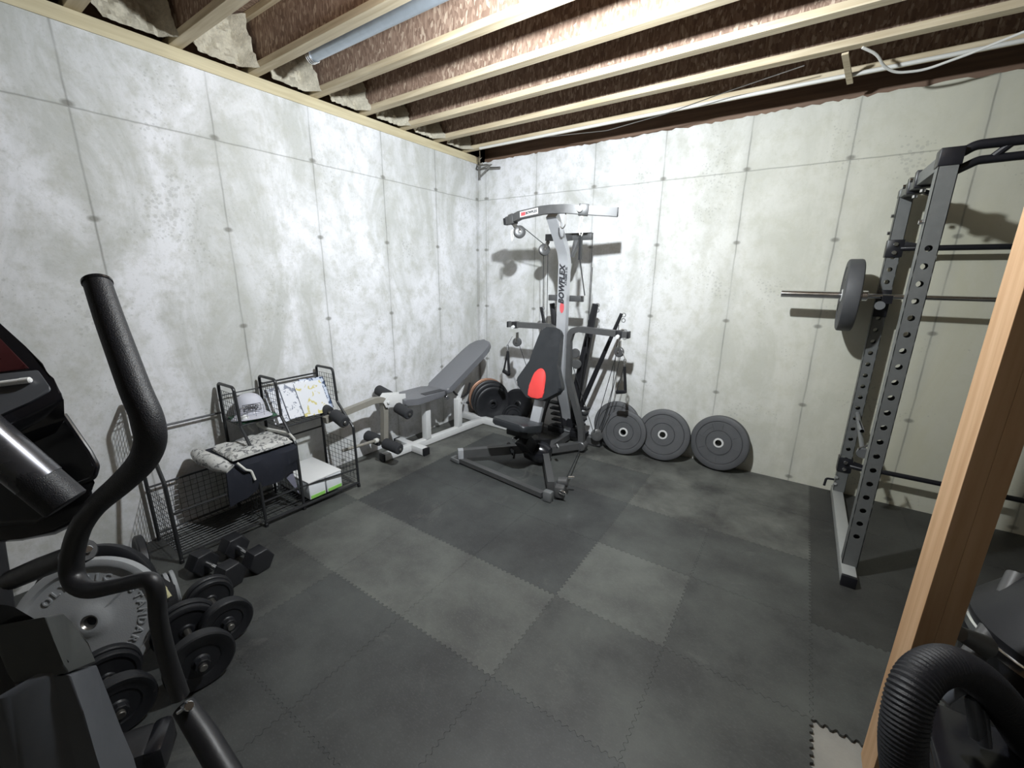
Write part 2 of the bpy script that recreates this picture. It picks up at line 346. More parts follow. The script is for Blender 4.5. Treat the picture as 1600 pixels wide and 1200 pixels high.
SPLIT = {'moulded_ridges', 'bolt', 'sliding_collar', 'foot', 'end_cap', 'beam_clamp', 'hook', 'arm_collar', 'rod_ring', 'snap_hook', 'adjustment_knob', 'foot', 'waist_strap', 'pivot_bolt', 'roller_axle', 'front_foot', 'ball_hook'}
def islands(fn):
    bm = bmesh.new(); fn(bm); seen = set(); out = []
    for v in bm.verts:
        if v.index in seen and v.index >= 0: pass
    bm.verts.ensure_lookup_table(); bm.verts.index_update()
    for v in bm.verts:
        if v.index in seen: continue
        st, comp = [v], []
        seen.add(v.index)
        while st:
            a = st.pop(); comp.append(a)
            for e in a.link_edges:
                b = e.other_vert(a)
                if b.index not in seen: seen.add(b.index); st.append(b)
        ids = {a.index: k for k, a in enumerate(comp)}
        co = [a.co.copy() for a in comp]; fs = {f for a in comp for f in a.link_faces}
        fl = [[ids[x.index] for x in f.verts] for f in sorted(fs, key=lambda f: min(x.index for x in f.verts))]
        out.append((co, fl))
    bm.free()
    def mk(co, fl):
        def g(b):
            vs = [b.verts.new(c) for c in co]
            for f in fl: b.faces.new([vs[i] for i in f])
        return g
    return [mk(co, fl) for co, fl in out]
class Obj:
    """builds meshes in room coordinates, hung on a root at the base of the thing"""
    def __init__(self, name, label, cat, loc, group=None):
        self.o = bpy.data.objects.new(name, None); C.objects.link(self.o); self.loc = V(loc)
        self.o.location = loc; self.o.empty_display_size = 0.05
        self.o['label'] = label; self.o['category'] = cat
        if group: self.o['group'] = group
    def part(self, name, fn, mat, parent=None, label=None, smooth=True, split=False):
        if split or name in SPLIT:      # every loose piece becomes a part of its own
            ob = None
            for piece in islands(fn):
                ob = mesh_obj(name, piece, mat, self.loc, smooth); ob.parent = parent or self.o
            return ob
        ob = mesh_obj(name, fn, mat, self.loc, smooth); ob.parent = parent or self.o
        if label: ob['label'] = label
        return ob
def mesh_obj(name, fn, mat, loc=V((0, 0, 0)), smooth=True):
    bm = bmesh.new(); fn(bm)
    bmesh.ops.recalc_face_normals(bm, faces=bm.faces)
    bmesh.ops.translate(bm, verts=bm.verts, vec=-V(loc))
    if smooth:
        for f in bm.faces: f.smooth = True
        for e in bm.edges:
            if len(e.link_faces) == 2 and e.calc_face_angle(0) > 0.62: e.smooth = False
    me = bpy.data.meshes.new(name); bm.to_mesh(me); bm.free(); me.materials.append(mat)
    ob = bpy.data.objects.new(name, me); C.objects.link(ob); return ob
def single(name, fn, mat, label, cat, loc, group=None, kind=None, smooth=True):
    ob = mesh_obj(name, fn, mat, V(loc), smooth); ob.location = loc
    ob['label'] = label; ob['category'] = cat
    if group: ob['group'] = group
    if kind: ob['kind'] = kind
    return ob
def struct(name, fn, mat, smooth=False):
    ob = mesh_obj(name, fn, mat, V((0, 0, 0)), smooth); ob['kind'] = 'structure'; return ob
def add_text(bm, txt, size, origin, xdir, ydir, depth=0.002, spacing=1.0, bold=0.0, align='CENTER', shear=0.0):
    cu = bpy.data.curves.new('t', 'FONT'); cu.body = txt; cu.size = size; cu.extrude = depth / 2; cu.space_character = spacing
    cu.offset = bold; cu.shear = shear; cu.align_x = align; cu.align_y = 'CENTER'; cu.resolution_u = 3
    ob = bpy.data.objects.new('t', cu); C.objects.link(ob)
    me = bpy.data.meshes.new_from_object(ob.evaluated_get(bpy.context.evaluated_depsgraph_get()))
    x = V(xdir).normalized(); z = x.cross(V(ydir)).normalized(); y = z.cross(x); o = V(origin)
    me.transform(Matrix(((x.x, y.x, z.x, o.x), (x.y, y.y, z.y, o.y), (x.z, y.z, z.z, o.z), (0, 0, 0, 1))))
    bm.from_mesh(me); C.objects.unlink(ob); bpy.data.objects.remove(ob); bpy.data.meshes.remove(me); bpy.data.curves.remove(cu)

# ------------------------------------------------------------------ the shell
XR, YF = 6.6, -9.0
H = 2.654
struct('floor', lambda bm: box(bm, (XR / 2, YF / 2, -0.06), (XR + 0.4, -YF + 0.4, 0.096)), M_slab)
struct('wall_left', lambda bm: box(bm, (-0.1, YF / 2, H / 2 - 0.05), (0.2, -YF + 0.4, H + 0.1)), M_wl)
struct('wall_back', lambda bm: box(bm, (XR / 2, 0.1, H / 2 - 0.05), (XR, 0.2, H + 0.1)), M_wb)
struct('wall_right', lambda bm: box(bm, (XR + 0.1, YF / 2, 1.45), (0.2, -YF + 0.4, 3.1)), M_wl)
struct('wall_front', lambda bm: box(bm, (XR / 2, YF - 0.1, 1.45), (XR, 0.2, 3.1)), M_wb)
JZ = 2.722                       # underside of the joists
struct('ceiling', lambda bm: box(bm, (XR / 2, YF / 2, JZ + 0.302 + 0.01), (XR + 0.4, -YF + 0.6, 0.02)), M_osb)
struct('trim_1', lambda bm: box(bm, (-0.065, YF / 2, (H + JZ) / 2), (0.14, -YF, JZ - H - 0.001)), M_plate)       # sill plate on the left wall
def rim(bm): box(bm, (-0.155, YF / 2, JZ + 0.15), (0.03, -YF + 0.1, 0.30))
struct('trim_2', rim, M_rimb)
def rimb(bm):
    box(bm, (XR / 2, 0.15, (H + JZ) / 2), (XR, 0.09, JZ - H - 0.001)); box(bm, (XR / 2, 0.125, JZ + 0.15), (XR, 0.03, 0.30))
struct('trim_3', rimb, M_rimb)
def mortar(bm):                 # ragged lip along the top of the back wall
    rnd = random.Random(3); x = 0.02; pts = []
    while x < XR - 0.1:
        pts.append((x, rnd.uniform(0.006, 0.022))); x += rnd.uniform(0.02, 0.05)
    for (xa, ha), (xb, hb) in zip(pts, pts[1:]): prism(bm, [(xa, 0.002, H - 0.004), (xb, 0.002, H - 0.004), (xb, 0.004, H + hb), (xa, 0.004, H + ha)], (0, 0.06, 0))
struct('trim_4', mortar, M_wb)
# pilaster strip of narrow formwork in the corner
struct('trim_5', lambda bm: box(bm, (0.062, -0.006, H / 2), (0.118, 0.012, H - 0.01), bev=0.003), M_wb)

# rough foam sprayed between the joists onto the rim
def foam(bm):
    rnd = random.Random(5)
    for ye in YJ_ALL[:-1]:
        y0, y1 = ye - 0.394 + 0.002, ye - 0.062
        nx, nz = 22, 16; vs = {}
        for i in range(nx + 1):
            for j in range(nz + 1):
                t = j / nz; edge = min(i, nx - i) / nx
                x = -0.03 + 0.09 * (1 - t) ** 1.5 + 0.09 * max(0, 0.18 - edge) / 0.18 + rnd.uniform(-0.011, 0.011) + 0.012 * math.sin(i * 1.1 + ye * 7) * math.sin(j * 0.9)
                vs[i, j] = bm.verts.new((x, y0 + (y1 - y0) * i / nx, JZ - 0.002 + (0.29) * t))
        for i in range(nx):
            for j in range(nz): bm.faces.new((vs[i, j], vs[i + 1, j], vs[i + 1, j + 1], vs[i, j + 1]))
YJ_ALL = [-0.20 - 0.394 * k for k in range(13)]

# ------------------------------------------------------------------ joists
ordn = ['nearest the back wall', 'second', 'third', 'fourth', 'fifth', 'sixth', 'seventh', 'eighth', 'ninth', 'tenth', 'eleventh', 'twelfth', 'thirteenth']
def joist(k, ye):
    yc = ye - 0.031; x0, x1 = -0.135, XR - 0.02
    lab = ('engineered wood ceiling joist ' + ordn[0]) if k == 0 else f'engineered wood ceiling joist, {ordn[k]} one out from the back wall'
    t = Obj('wooden_joist', lab, 'joist', (3.0, yc, JZ), 'exposed ceiling joists')
    t.part('web', lambda bm: box(bm, ((x0 + x1) / 2, yc, JZ + 0.151), (x1 - x0, 0.011, 0.232)), M_osb, smooth=False)
    t.part('bottom_flange', lambda bm: box(bm, ((x0 + x1) / 2, yc, JZ + 0.0185), (x1 - x0, 0.062, 0.036), bev=0.002), M_flange, smooth=False)
    t.part('top_flange', lambda bm: box(bm, ((x0 + x1) / 2, yc, JZ + 0.2825), (x1 - x0, 0.062, 0.036), bev=0.002), M_flange, smooth=False)
for k, ye in enumerate(YJ_ALL[:10]): joist(k, ye)
fo = mesh_obj('spray_foam_insulation', foam, M_foam); fo['label'] = 'rough beige spray foam insulation between the joist ends above the left wall'; fo['category'] = 'insulation'; fo['kind'] = 'stuff'

# services along the ceiling
pp = Obj('vent_pipe', 'pale blue grey metal pipe running beside a joist near the left wall', 'pipe', (1.5, -2.10, 2.70))
pp.part('pipe', lambda bm: cyl(bm, (0.46, -2.095, 2.752), (3.4, -2.095, 2.752), 0.033, 24, 0.05), M_galv)
def rings(bm):
    for x in (0.465, 0.48, 0.495): tube(bm, [V((x, -2.095 + 0.036 * math.cos(a), 2.752 + 0.036 * math.sin(a))) for a in [2 * math.pi * i / 24 for i in range(24)]], 0.004, 6, closed=True)
pp.part('end_clamp', rings, M_chrome)
single('water_pipe', lambda bm: tube(bm, [(0.25, -0.29, 2.708), (3.2, -0.29, 2.708), (6.0, -0.30, 2.708)], 0.011, 10), M_cord,
       'thin pale pipe running under the joist nearest the back wall', 'pipe', (3.0, -0.29, 2.70))
def wire1(bm):
    pts = [(2.55, -0.70, 2.72), (2.9, -0.62, 2.70), (3.1, -0.52, 2.69)]
    P = [V(F3) for F3 in ((3.05, -0.62, 2.715), (3.12, -0.56, 2.69), (3.16, -0.48, 2.655), (3.22, -0.42, 2.63), (3.34, -0.38, 2.63), (3.5, -0.40, 2.66), (3.66, -0.45, 2.69), (3.9, -0.52, 2.71), (4.4, -0.56, 2.715))]
    tube(bm, fillet(P, 0.2, 5), 0.0065, 8)
single('electrical_cable', wire1, M_cord, 'white electrical cable sagging below the joists at upper right', 'cable', (3.3, -0.45, 2.7))
def wire2(bm):
    P = [V(p) for p in ((0.9, -0.235, 2.716), (1.5, -0.24, 2.672), (2.0, -0.35, 2.675), (2.4, -0.45, 2.70), (2.8, -0.55, 2.716))]
    tube(bm, fillet(P, 0.3, 5), 0.003, 6)
single('thin_wire', wire2, M_steel, 'thin brown wire slung between the last two joists by the back wall', 'wire', (1.9, -0.35, 2.7))
single('joist_brace', lambda bm: bar(bm, (2.98, -0.60, 2.712), (3.03, -0.21, 2.690), 0.03, 0.010), M_flange,
       'short wooden strip bridging the last two joists near the back wall', 'brace', (3.0, -0.4, 2.71))
hb = Obj('pipe_bracket', 'dark metal wall bracket with hooks high in the room corner', 'bracket', (0.06, -0.05, 2.56))
def brk(bm):
    bar(bm, (0.035, -0.03, 2.50), (0.035, -0.03, 2.72), 0.022, 0.01); 
    tube(bm, fillet([(0.035, -0.04, 2.66), (0.12, -0.16, 2.60), (0.26, -0.12, 2.60), (0.04, -0.04, 2.52)], 0.02), 0.008, 8)
    tube(bm, [(0.04, -0.04, 2.60), (0.26, -0.12, 2.60)], 0.006, 8); tube(bm, [(0.14, -0.03, 2.6), (0.30, -0.03, 2.585)], 0.01, 8); tube(bm, [(0.04, -0.03, 2.6), (0.14, -0.03, 2.6)], 0.006, 8)
hb.part('frame', brk, M_steel)
def hooks(bm):
    tube(bm, fillet([(0.10, -0.10, 2.72), (0.10, -0.10, 2.63), (0.12, -0.10, 2.61), (0.13, -0.10, 2.64)], 0.012), 0.004, 6)
    tube(bm, fillet([(0.17, -0.19, 2.72), (0.17, -0.19, 2.66), (0.18, -0.19, 2.645), (0.195, -0.19, 2.66)], 0.01), 0.004, 6)
hb.part('hook', hooks, M_chrome)

# ------------------------------------------------------------------ interlocking floor tiles
XE = [0.004, 0.60, 1.13, 1.66, 2.19, 2.72, 3.25, 3.78, 4.31, 4.84]
YE = [-0.016, -0.555, -1.088, -1.622, -2.155, -2.69, -3.225, -3.76]
PER = 0.53 / 18
def tooth(t): return 0.006 * max(-1, min(1, 1.9 * math.sin(2 * math.pi * t / PER)))
shade = {}
for i in range(9):
    for j in range(7): shade[i, j] = 'dark'
for q in ((0, 0), (1, 0), (2, 0), (3, 0), (0, 1), (0, 2), (0, 3)): shade[q] = 'dusty'
for q in ((4, 0), (5, 0), (4, 1), (5, 1)): shade[q] = 'dusty'
for q in ((4, 2), (5, 2), (5, 3), (4, 4), (5, 4), (6, 3)): shade[q] = 'mid'
for q in ((4, 3), (1, 4), (2, 4), (3, 4)): shade[q] = 'lite'
for q in ((0, 4), (0, 5), (1, 5), (2, 1), (3, 1)): shade[q] = 'mid'
for q in ((6, 0), (6, 1), (7, 0), (7, 1), (8, 0), (8, 1), (6, 2), (7, 2)): shade[q] = 'black'
nth = ['first', 'second', 'third', 'fourth', 'fifth', 'sixth', 'seventh', 'eighth', 'ninth']
hue = {'dark': 'dark grey', 'mid': 'charcoal', 'lite': 'faded light grey', 'dusty': 'dusty grey', 'black': 'black'}
def tile(i, j):
    x0, x1, y1, y0 = XE[i], XE[i + 1], YE[j], YE[j + 1]; g = 0.0006; n = 96
    def fx(v, a, b): return max(0.0, min(1.0, (min(v - a, b - v) - 0.002) / 0.012))
    def ex(x, y, s): return (x + (tooth(y) * fx(y, y0, y1) if x > 0.01 else 0) + s * g * (fx(y, y0, y1) > 0), y)
    def ey(x, y, s): return (x, y + (tooth(x + 0.011) * fx(x, x0, x1) if y < -0.02 else 0) + s * g * (fx(x, x0, x1) > 0))
    open_r = (i == 5 and j >= 4)
    pts = []
    for k in range(n): pts.append(ey(x0 + (x1 - x0) * k / n, y0, 1))
    for k in range(n):
        y = y0 + (y1 - y0) * k / n; pts.append(ex(x1, y, -1))
    for k in range(n): pts.append(ey(x1 - (x1 - x0) * k / n, y1, -1))
    for k in range(n):
        y = y1 - (y1 - y0) * k / n; pts.append(ex(x0, y, 1))
    out = []
    for p in pts:
        if not out or (abs(p[0] - out[-1][0]) + abs(p[1] - out[-1][1])) > 1e-4: out.append(p)
    s = shade[i, j]
    def fn(bm): prism(bm, [(x, y, -0.0115) for x, y in out], (0, 0, 0.0115))
    single('rubber_mat_tile', fn, M_tile[s], f'{hue[s]} rubber floor tile, {nth[i]} from left wall in {nth[j]} row from back wall',
           'floor tile', ((x0 + x1) / 2, (y0 + y1) / 2, -0.0115), 'interlocking floor tiles', smooth=False)
for i in range(9):
    for j in range(7):
        if i >= 6 and j >= 4: continue
        tile(i, j)

# ------------------------------------------------------------------ wall stud (doubled) and its bottom plate
st = Obj('wooden_stud', 'doubled bare wooden stud standing upright at right foreground', 'stud', (3.43, -2.27, 0))
st.part('outer_board', lambda bm: box(bm, (3.406, -2.27, JZ / 2 - 0.006), (0.038, 0.14, JZ - 0.016), bev=0.001), M_stud, smooth=False)
st.part('inner_board', lambda bm: box(bm, (3.4442, -2.27, JZ / 2 - 0.006), (0.038, 0.14, JZ - 0.016), bev=0.001), M_stud, smooth=False)

# ------------------------------------------------------------------ weight plates
def plate_profile(R, T, kind='bumper'):
    if kind == 'bumper':
        return [(0.026, T / 2), (0.036, T / 2), (0.04, T / 2 - 0.004), (R * 0.42, T / 2 - 0.004), (R * 0.44, T / 2 - 0.009), (R * 0.46, T / 2 - 0.004), (R * 0.76, T / 2 - 0.004), (R * 0.78, T / 2 - 0.008),
                (R * 0.80, T / 2 - 0.001), (R * 0.93, T / 2), (R * 0.985, T / 2 - 0.006), (R, T / 2 - 0.016), (R, -T / 2 + 0.016), (R * 0.985, -T / 2 + 0.006), (R * 0.93, -T / 2), (0.026, -T / 2), (0.026, T / 2)]
    return [(0.014 if R < 0.14 else 0.026, T / 2), (R * 0.22, T / 2), (R * 0.27, T / 2 - T * 0.22), (R * 0.55, T / 2 - T * 0.26), (R * 0.60, T / 2 - T * 0.12), (R * 0.78, T / 2 - T * 0.12), (R * 0.82, T / 2 - 0.001), (R * 0.95, T / 2),
            (R, T / 2 - T * 0.15), (R, -T / 2 + T * 0.15), (R * 0.95, -T / 2), (R * 0.82, -T / 2), (R * 0.78, -T / 2 + T * 0.2), (R * 0.27, -T / 2 + T * 0.2), (R * 0.22, -T / 2), (0.014 if R < 0.14 else 0.026, -T / 2), (0.014 if R < 0.14 else 0.026, T / 2)]
def arcs(bm, c, n, R, T, spec):       # raised ridges on a bumper's face
    d, s, u = orth(n)
    for r, a0, a1 in spec:
        P = [c + n * (T / 2 - 0.0035) + (s * math.cos(a) + u * math.sin(a)) * (R * r) for a in [a0 + (a1 - a0) * i / 14 for i in range(15)]]
        tube(bm, P, 0.0022, 5)
def bumper(c, n, R, T, label, group, ribs=None, radial=False):
    c, n = V(c), V(n).normalized()
    t = Obj('weight_plate', label, 'weight plate', (c.x, c.y, 0.0), group)
    b = t.part('rubber_disc', lambda bm: lathe(bm, plate_profile(R, T), c, n, 72), M_rub)
    t.part('hub_ring', lambda bm: lathe(bm, [(0.0255, T / 2 + 0.001), (0.037, T / 2 + 0.001), (0.040, T / 2 - 0.003), (0.0255, T / 2 - 0.003), (0.0255, T / 2 + 0.001)], c, n, 32), M_hub, label='bright steel hub ring')
    def rb(bm):
        arcs(bm, c, n, R, T, ribs or [])
        if radial:
            d, s, u = orth(n)
            for a in (0.2, 1.1, 1.65, 2.6, 3.3, 4.7, 5.8):
                v = s * math.cos(a) + u * math.sin(a); tube(bm, [c + n * (T / 2 - 0.0035) + v * R * 0.50, c + n * (T / 2 - 0.0035) + v * R * 0.72], 0.002, 5)
    if ribs: t.part('moulded_ridges', rb, M_rub)
    return t
# centre of the plate is half a thickness behind the face fitted from the photo
def back_off(c, n, T): n = V(n).normalized(); return V(c) - n * (T / 2)
G4 = 'rubber plates leaning on the back wall'
def lean_c(x, yf, R, T, nx, tilt):    # plate standing on the floor, its top leaning back on the wall
    n = V((nx, -math.cos(tilt), math.sin(tilt))).normalized()
    zc = R * math.sqrt(1 - n.z ** 2) + T / 2 * n.z
    return V((x, yf, zc)), n
c, n = lean_c(2.60, -0.105, 0.225, 0.070, -0.10, 0.20); bumper(c, n, 0.225, 0.070, 'largest black rubber plate leaning on back wall, rightmost of the row', G4, [(0.45, 3.6, 5.6), (0.6, 0.3, 1.1)], True)
c, n = lean_c(2.165, -0.180, 0.222, 0.06, 0.08, 0.26); bumper(c, n, 0.222, 0.06, 'black rubber plate between the largest and the smaller pair against back wall', G4, [(0.45, 3.3, 6.1), (0.66, 1.0, 2.4)])
c, n = lean_c(1.845, -0.262, 0.198, 0.055, 0.10, 0.22); bumper(c, n, 0.198, 0.055, 'smaller black rubber plate at the front of the overlapping pair by cable machine', G4, [(0.42, 4.0, 5.4)])
c, n = lean_c(1.735, -0.150, 0.215, 0.055, 0.05, 0.26); bumper(c, n, 0.215, 0.055, 'black rubber plate half hidden behind the smaller one beside cable machine', G4, [(0.7, 1.2, 2.6)])

# ------------------------------------------------------------------ power rack with barbell
RX, RY0, RY1 = 3.415, -0.115, -1.085       # left side frame: x, far post, near post
rk = Obj('power_rack', 'tall grey steel power rack with punched uprights at right of back wall', 'power rack', (3.9, -0.6, 0))
def post(bm, x, y, z0, z1, wd=0.066, hz0=0.2, hz1=1.74, pitch=0.0762):
    # square tube with a column of real round holes in the front and rear faces
    h = wd / 2
    for s in (-1, 1): bar(bm, (x + s * (h - 0.0015), y, z0), (x + s * (h - 0.0015), y, z1), 0.003, wd, up=(0, 1, 0))
    for sy in (-1, 1):
        yy = y + sy * (h - 0.0015)
        bar(bm, (x, yy, z0), (x, yy, hz0), wd, 0.003, up=(0, 1, 0))
        m = int((hz1 - hz0) / pitch); zt = hz0 + m * pitch
        bar(bm, (x, yy, zt), (x, yy, z1), wd, 0.003, up=(0, 1, 0))
        for k in range(m):
            zc = hz0 + (k + 0.5) * pitch; ns = 24
            for side in (-1, 1):
                yo = yy + side * 0.0015; outer = []; inner = []
                for q in range(ns):
                    a = 2 * math.pi * (q + 0.5) / ns; ca, sa = math.cos(a), math.sin(a)
                    kx = h / abs(ca) if abs(ca) > 1e-6 else 9; kz = pitch / 2 / abs(sa) if abs(sa) > 1e-6 else 9; kk = min(kx, kz)
                    outer.append(bm.verts.new((x + ca * kk, yo, zc + sa * kk))); inner.append(bm.verts.new((x + ca * 0.0135, yo, zc + sa * 0.0135)))
                for q in range(ns):
                    r = (q + 1) % ns; bm.faces.new((outer[q], outer[r], inner[r], inner[q]))
                if side == -1: keep = inner
            for q in range(ns):
                r = (q + 1) % ns; bm.faces.new((keep[q], keep[r], inner[r], inner[q]))
XR2 = RX + 1.20
ZN, ZF = 2.02, 2.045
rk.part('upright', lambda bm: post(bm, RX, RY1, 0.062, ZN), M_rack)
rk.part('upright', lambda bm: post(bm, RX, RY0, 0.062, ZF), M_rack)
rk.part('upright', lambda bm: post(bm, XR2, RY1, 0.062, ZN), M_rack)
rk.part('upright', lambda bm: post(bm, XR2, RY0, 0.062, ZF), M_rack)
for X in (RX, XR2):
    f = rk.part('base_tube', lambda bm: bar(bm, (X - 0.005, -0.03, 0.031), (X - 0.005, -1.215, 0.031), 0.062, 0.060, bev=0.003), M_base)
    rk.part('end_cap', lambda bm: bar(bm, (X - 0.005, -1.213, 0.031), (X - 0.005, -1.235, 0.031), 0.066, 0.062, bev=0.004), M_rackd, parent=f)
    rk.part('top_side_beam', lambda bm: bar(bm, (X, RY0 - 0.03, ZF + 0.015), (X, RY1 + 0.03, ZN + 0.02), 0.06, 0.06, bev=0.003), M_rack)
    rk.part('corner_bracket', lambda bm: box(bm, (X, RY1, ZN + 0.033), (0.076, 0.076, 0.07), bev=0.003), M_rackd)
    rk.part('corner_bracket', lambda bm: box(bm, (X, RY0, ZF + 0.012), (0.072, 0.072, 0.045), bev=0.003), M_rack)
def clamps(bm):
    for y in (-0.42, -0.62):
        box(bm, (RX, y, 2.05), (0.078, 0.05, 0.085), bev=0.004)
        bar(bm, (RX + 0.03, y, 2.02), (RX + 0.12, y + 0.05, 1.99), 0.02, 0.02)
rk.part('beam_clamp', clamps, M_rackd)
def bolts(bm):
    for y in (-0.42, -0.62): cyl(bm, (RX - 0.045, y, 2.05), (RX - 0.058, y, 2.05), 0.011, 10); cyl(bm, (RX, y - 0.02, 2.0), (RX, y - 0.02, 1.985), 0.011, 10)
    for z in (1.93, 1.83): cyl(bm, (RX - 0.034, RY0, z), (RX - 0.05, RY0, z), 0.011, 10)
    cyl(bm, (RX - 0.034, RY1, 1.80), (RX - 0.05, RY1, 1.80), 0.010, 10)
    for z in (0.12, 0.17): cyl(bm, (RX - 0.03, RY0 - 0.034, z), (RX - 0.03, RY0 - 0.046, z), 0.011, 10)
    for y in (-0.86, -0.94): cyl(bm, (RX + 0.01, y, 0.060), (RX + 0.01, y, 0.085), 0.010, 10)
rk.part('bolt', bolts, M_chrome)
for (z, nm) in ((1.735, 'crossbar'), (0.27, 'crossbar')):
    cb = rk.part(nm, lambda bm: (tube(bm, fillet([(RX + 0.03, RY0 - 0.035, z), (RX + 0.10, RY0 - 0.05, z), (RX + 0.16, RY0 - 0.02, z), (XR2 - 0.03, RY0 - 0.02, z)], 0.03), 0.0165, 12)), M_rackd)
    def cl(bm):
        box(bm, (RX, RY0 - 0.008, z), (0.082, 0.07, 0.105), bev=0.004)
        bar(bm, (RX + 0.04, RY0 - 0.035, z + 0.02), (RX + 0.13, RY0 - 0.04, z), 0.008, 0.04)
    rk.part('clamp_plate', cl, M_rackd, parent=cb)
    def cbb(bm):
        for dz in (-0.025, 0.025): cyl(bm, (RX, RY0 - 0.042, z + dz), (RX, RY0 - 0.058, z + dz), 0.012, 12)
    rk.part('bolt', cbb, M_chrome, parent=cb)
def pull(bm):      # multi grip pull-up bar at the front
    y = RY1
    tube(bm, fillet([(RX + 0.03, y, ZN + 0.045), (RX + 0.07, y, ZN + 0.072), (RX + 0.16, y, ZN + 0.072), (XR2 - 0.16, y, ZN + 0.072), (XR2 - 0.07, y, ZN + 0.072), (XR2 - 0.03, y, ZN + 0.045)], 0.06), 0.019, 14)
    tube(bm, fillet([(RX + 0.03, y, ZN - 0.02), (RX + 0.09, y + 0.01, ZN + 0.014), (RX + 0.2, y + 0.02, ZN + 0.018), (XR2 - 0.2, y + 0.02, ZN + 0.018), (XR2 - 0.09, y + 0.01, ZN + 0.014), (XR2 - 0.03, y, ZN - 0.02)], 0.05), 0.017, 14)
    for X, s in ((RX + 0.13, 1), (RX + 0.40, 1), (XR2 - 0.40, -1), (XR2 - 0.13, -1)):
        tube(bm, [(X, y + 0.015, ZN + 0.02), (X + 0.05 * s, y, ZN + 0.072)], 0.014, 10)
rk.part('pull_up_bar', pull, M_rackd)
def peg(bm, z, y1, r): cyl(bm, (RX + 0.012, RY0 - 0.03, z), (RX + 0.012, y1, z), r, 14)
hk = []
for X in (RX, XR2):
    j = rk.part('bar_hook', lambda bm: (box(bm, (X, RY0 - 0.038, 1.40), (0.07, 0.012, 0.17), bev=0.003), bar(bm, (X, RY0 - 0.03, 1.412), (X, RY0 - 0.205, 1.412), 0.05, 0.012), bar(bm, (X, RY0 - 0.20, 1.407), (X, RY0 - 0.205, 1.455), 0.05, 0.01, up=(0, 1, 0))), M_rackd)
    rk.part('round_pad', lambda bm: cyl(bm, (X - 0.03, RY0 - 0.215, 1.395), (X - 0.03, RY0 - 0.228, 1.395), 0.026, 24), M_grey, parent=j)
    p_ = rk.part('storage_peg', lambda bm: peg(bm, 0.62, RY0 - 0.32, 0.013), M_silver)
pg = rk.part('safety_bar', lambda bm: cyl(bm, (RX + 0.005, RY0 - 0.03, 0.66), (RX + 0.03, -0.52, 0.50), 0.013, 14), M_grey)
rk.part('round_pad', lambda bm: cyl(bm, (RX + 0.03, -0.51, 0.505), (RX + 0.03, -0.525, 0.503), 0.034, 24), M_grey, parent=pg)
rk.part('locking_pin', lambda bm: (tube(bm, [(RX + 0.0, -0.53, 0.53), (RX + 0.075, -0.50, 0.575)], 0.006, 8), tube(bm, [(RX + 0.062, -0.50, 0.605), (RX + 0.09, -0.50, 0.55)], 0.006, 8)), M_chrome, parent=pg)
rk.part('hook_pin', lambda bm: (tube(bm, fillet([(RX - 0.04, RY0 - 0.02, 0.14), (RX - 0.085, RY0 - 0.03, 0.14), (RX - 0.09, RY0 - 0.04, 0.085)], 0.015), 0.008, 8)), M_rackd)

BY, BZ = -0.262, 1.447
bb = Obj('barbell', 'long chrome barbell resting on the rack hooks before the back wall', 'barbell', (3.95, BY, BZ))
bb.part('shaft', lambda bm: tube(bm, [(3.30, BY, BZ), (3.45, BY, BZ), (4.60, BY, BZ)], 0.0145, 16), M_chrome)
def slv(bm, a, b_): cyl(bm, (a, BY, BZ), (b_, BY, BZ), 0.0245, 28, 0.08)
s1 = bb.part('sleeve', lambda bm: slv(bm, 2.862, 3.30), M_chrome)
bb.part('collar', lambda bm: cyl(bm, (3.295, BY, BZ), (3.325, BY, BZ), 0.033, 24), M_chrome, parent=s1)
s2 = bb.part('sleeve', lambda bm: slv(bm, 4.76, 5.20), M_chrome)
bb.part('collar', lambda bm: cyl(bm, (4.735, BY, BZ), (4.765, BY, BZ), 0.033, 24), M_chrome, parent=s2)
bb.part('shaft_end', lambda bm: tube(bm, [(4.59, BY, BZ), (4.74, BY, BZ)], 0.0145, 16), M_chrome)
def loaded(x, label):
    R, T = 0.225, 0.085; c = V((x, BY, BZ)); n = V((-1, 0, 0)); prof = plate_profile(R, T)
    t = Obj('weight_plate', label, 'weight plate', (x, BY, BZ - R), 'plates loaded on the barbell')
    t.part('rubber_disc', lambda bm: lathe(bm, prof, c, n, 72), M_rub)
    t.part('hub_ring', lambda bm: lathe(bm, [(0.0255, T / 2 + 0.001), (0.037, T / 2 + 0.001), (0.040, T / 2 - 0.003), (0.0255, T / 2 - 0.003), (0.0255, T / 2 + 0.001)], c, n, 32), M_hub)
loaded(3.235, 'black rubber plate loaded on the left end of the racked barbell')
loaded(4.825, 'black rubber plate loaded on the right end of the racked barbell')

# ------------------------------------------------------------------ cable machine with flexing rods
X0 = 1.31
bf = Obj('cable_home_gym', 'silver and black cable home gym with red seat insert before back wall', 'exercise machine', (X0, -0.8, 0))
mast_pts = [(X0, -0.275, 0.10), (X0, -0.30, 0.20), (X0, -0.36, 0.36), (X0, -0.45, 0.52), (X0, -0.505, 0.66), (X0, -0.505, 1.20), (X0, -0.505, 1.66), (X0, -0.535, 1.745), (X0, -0.74, 2.00)]
mast = bf.part('mast', lambda bm: rect_tube(bm, mast_pts, 0.088, 0.055, up=(0, -1, 0.02)), M_silver)
def logo(bm):
    add_text(bm, 'BOWFLEX', 0.066, (X0 - 0.003, -0.5335, 1.475), (0, 0, 1), (-1, 0, 0), 0.0012, 1.05, 0.0036, shear=0.25)
def logo2(bm): add_text(bm, 'XTREME 2 SE', 0.026, (X0 + 0.033, -0.5335, 1.545), (0, 0, 1), (-1, 0, 0), 0.0012, 1.0, 0.0009)
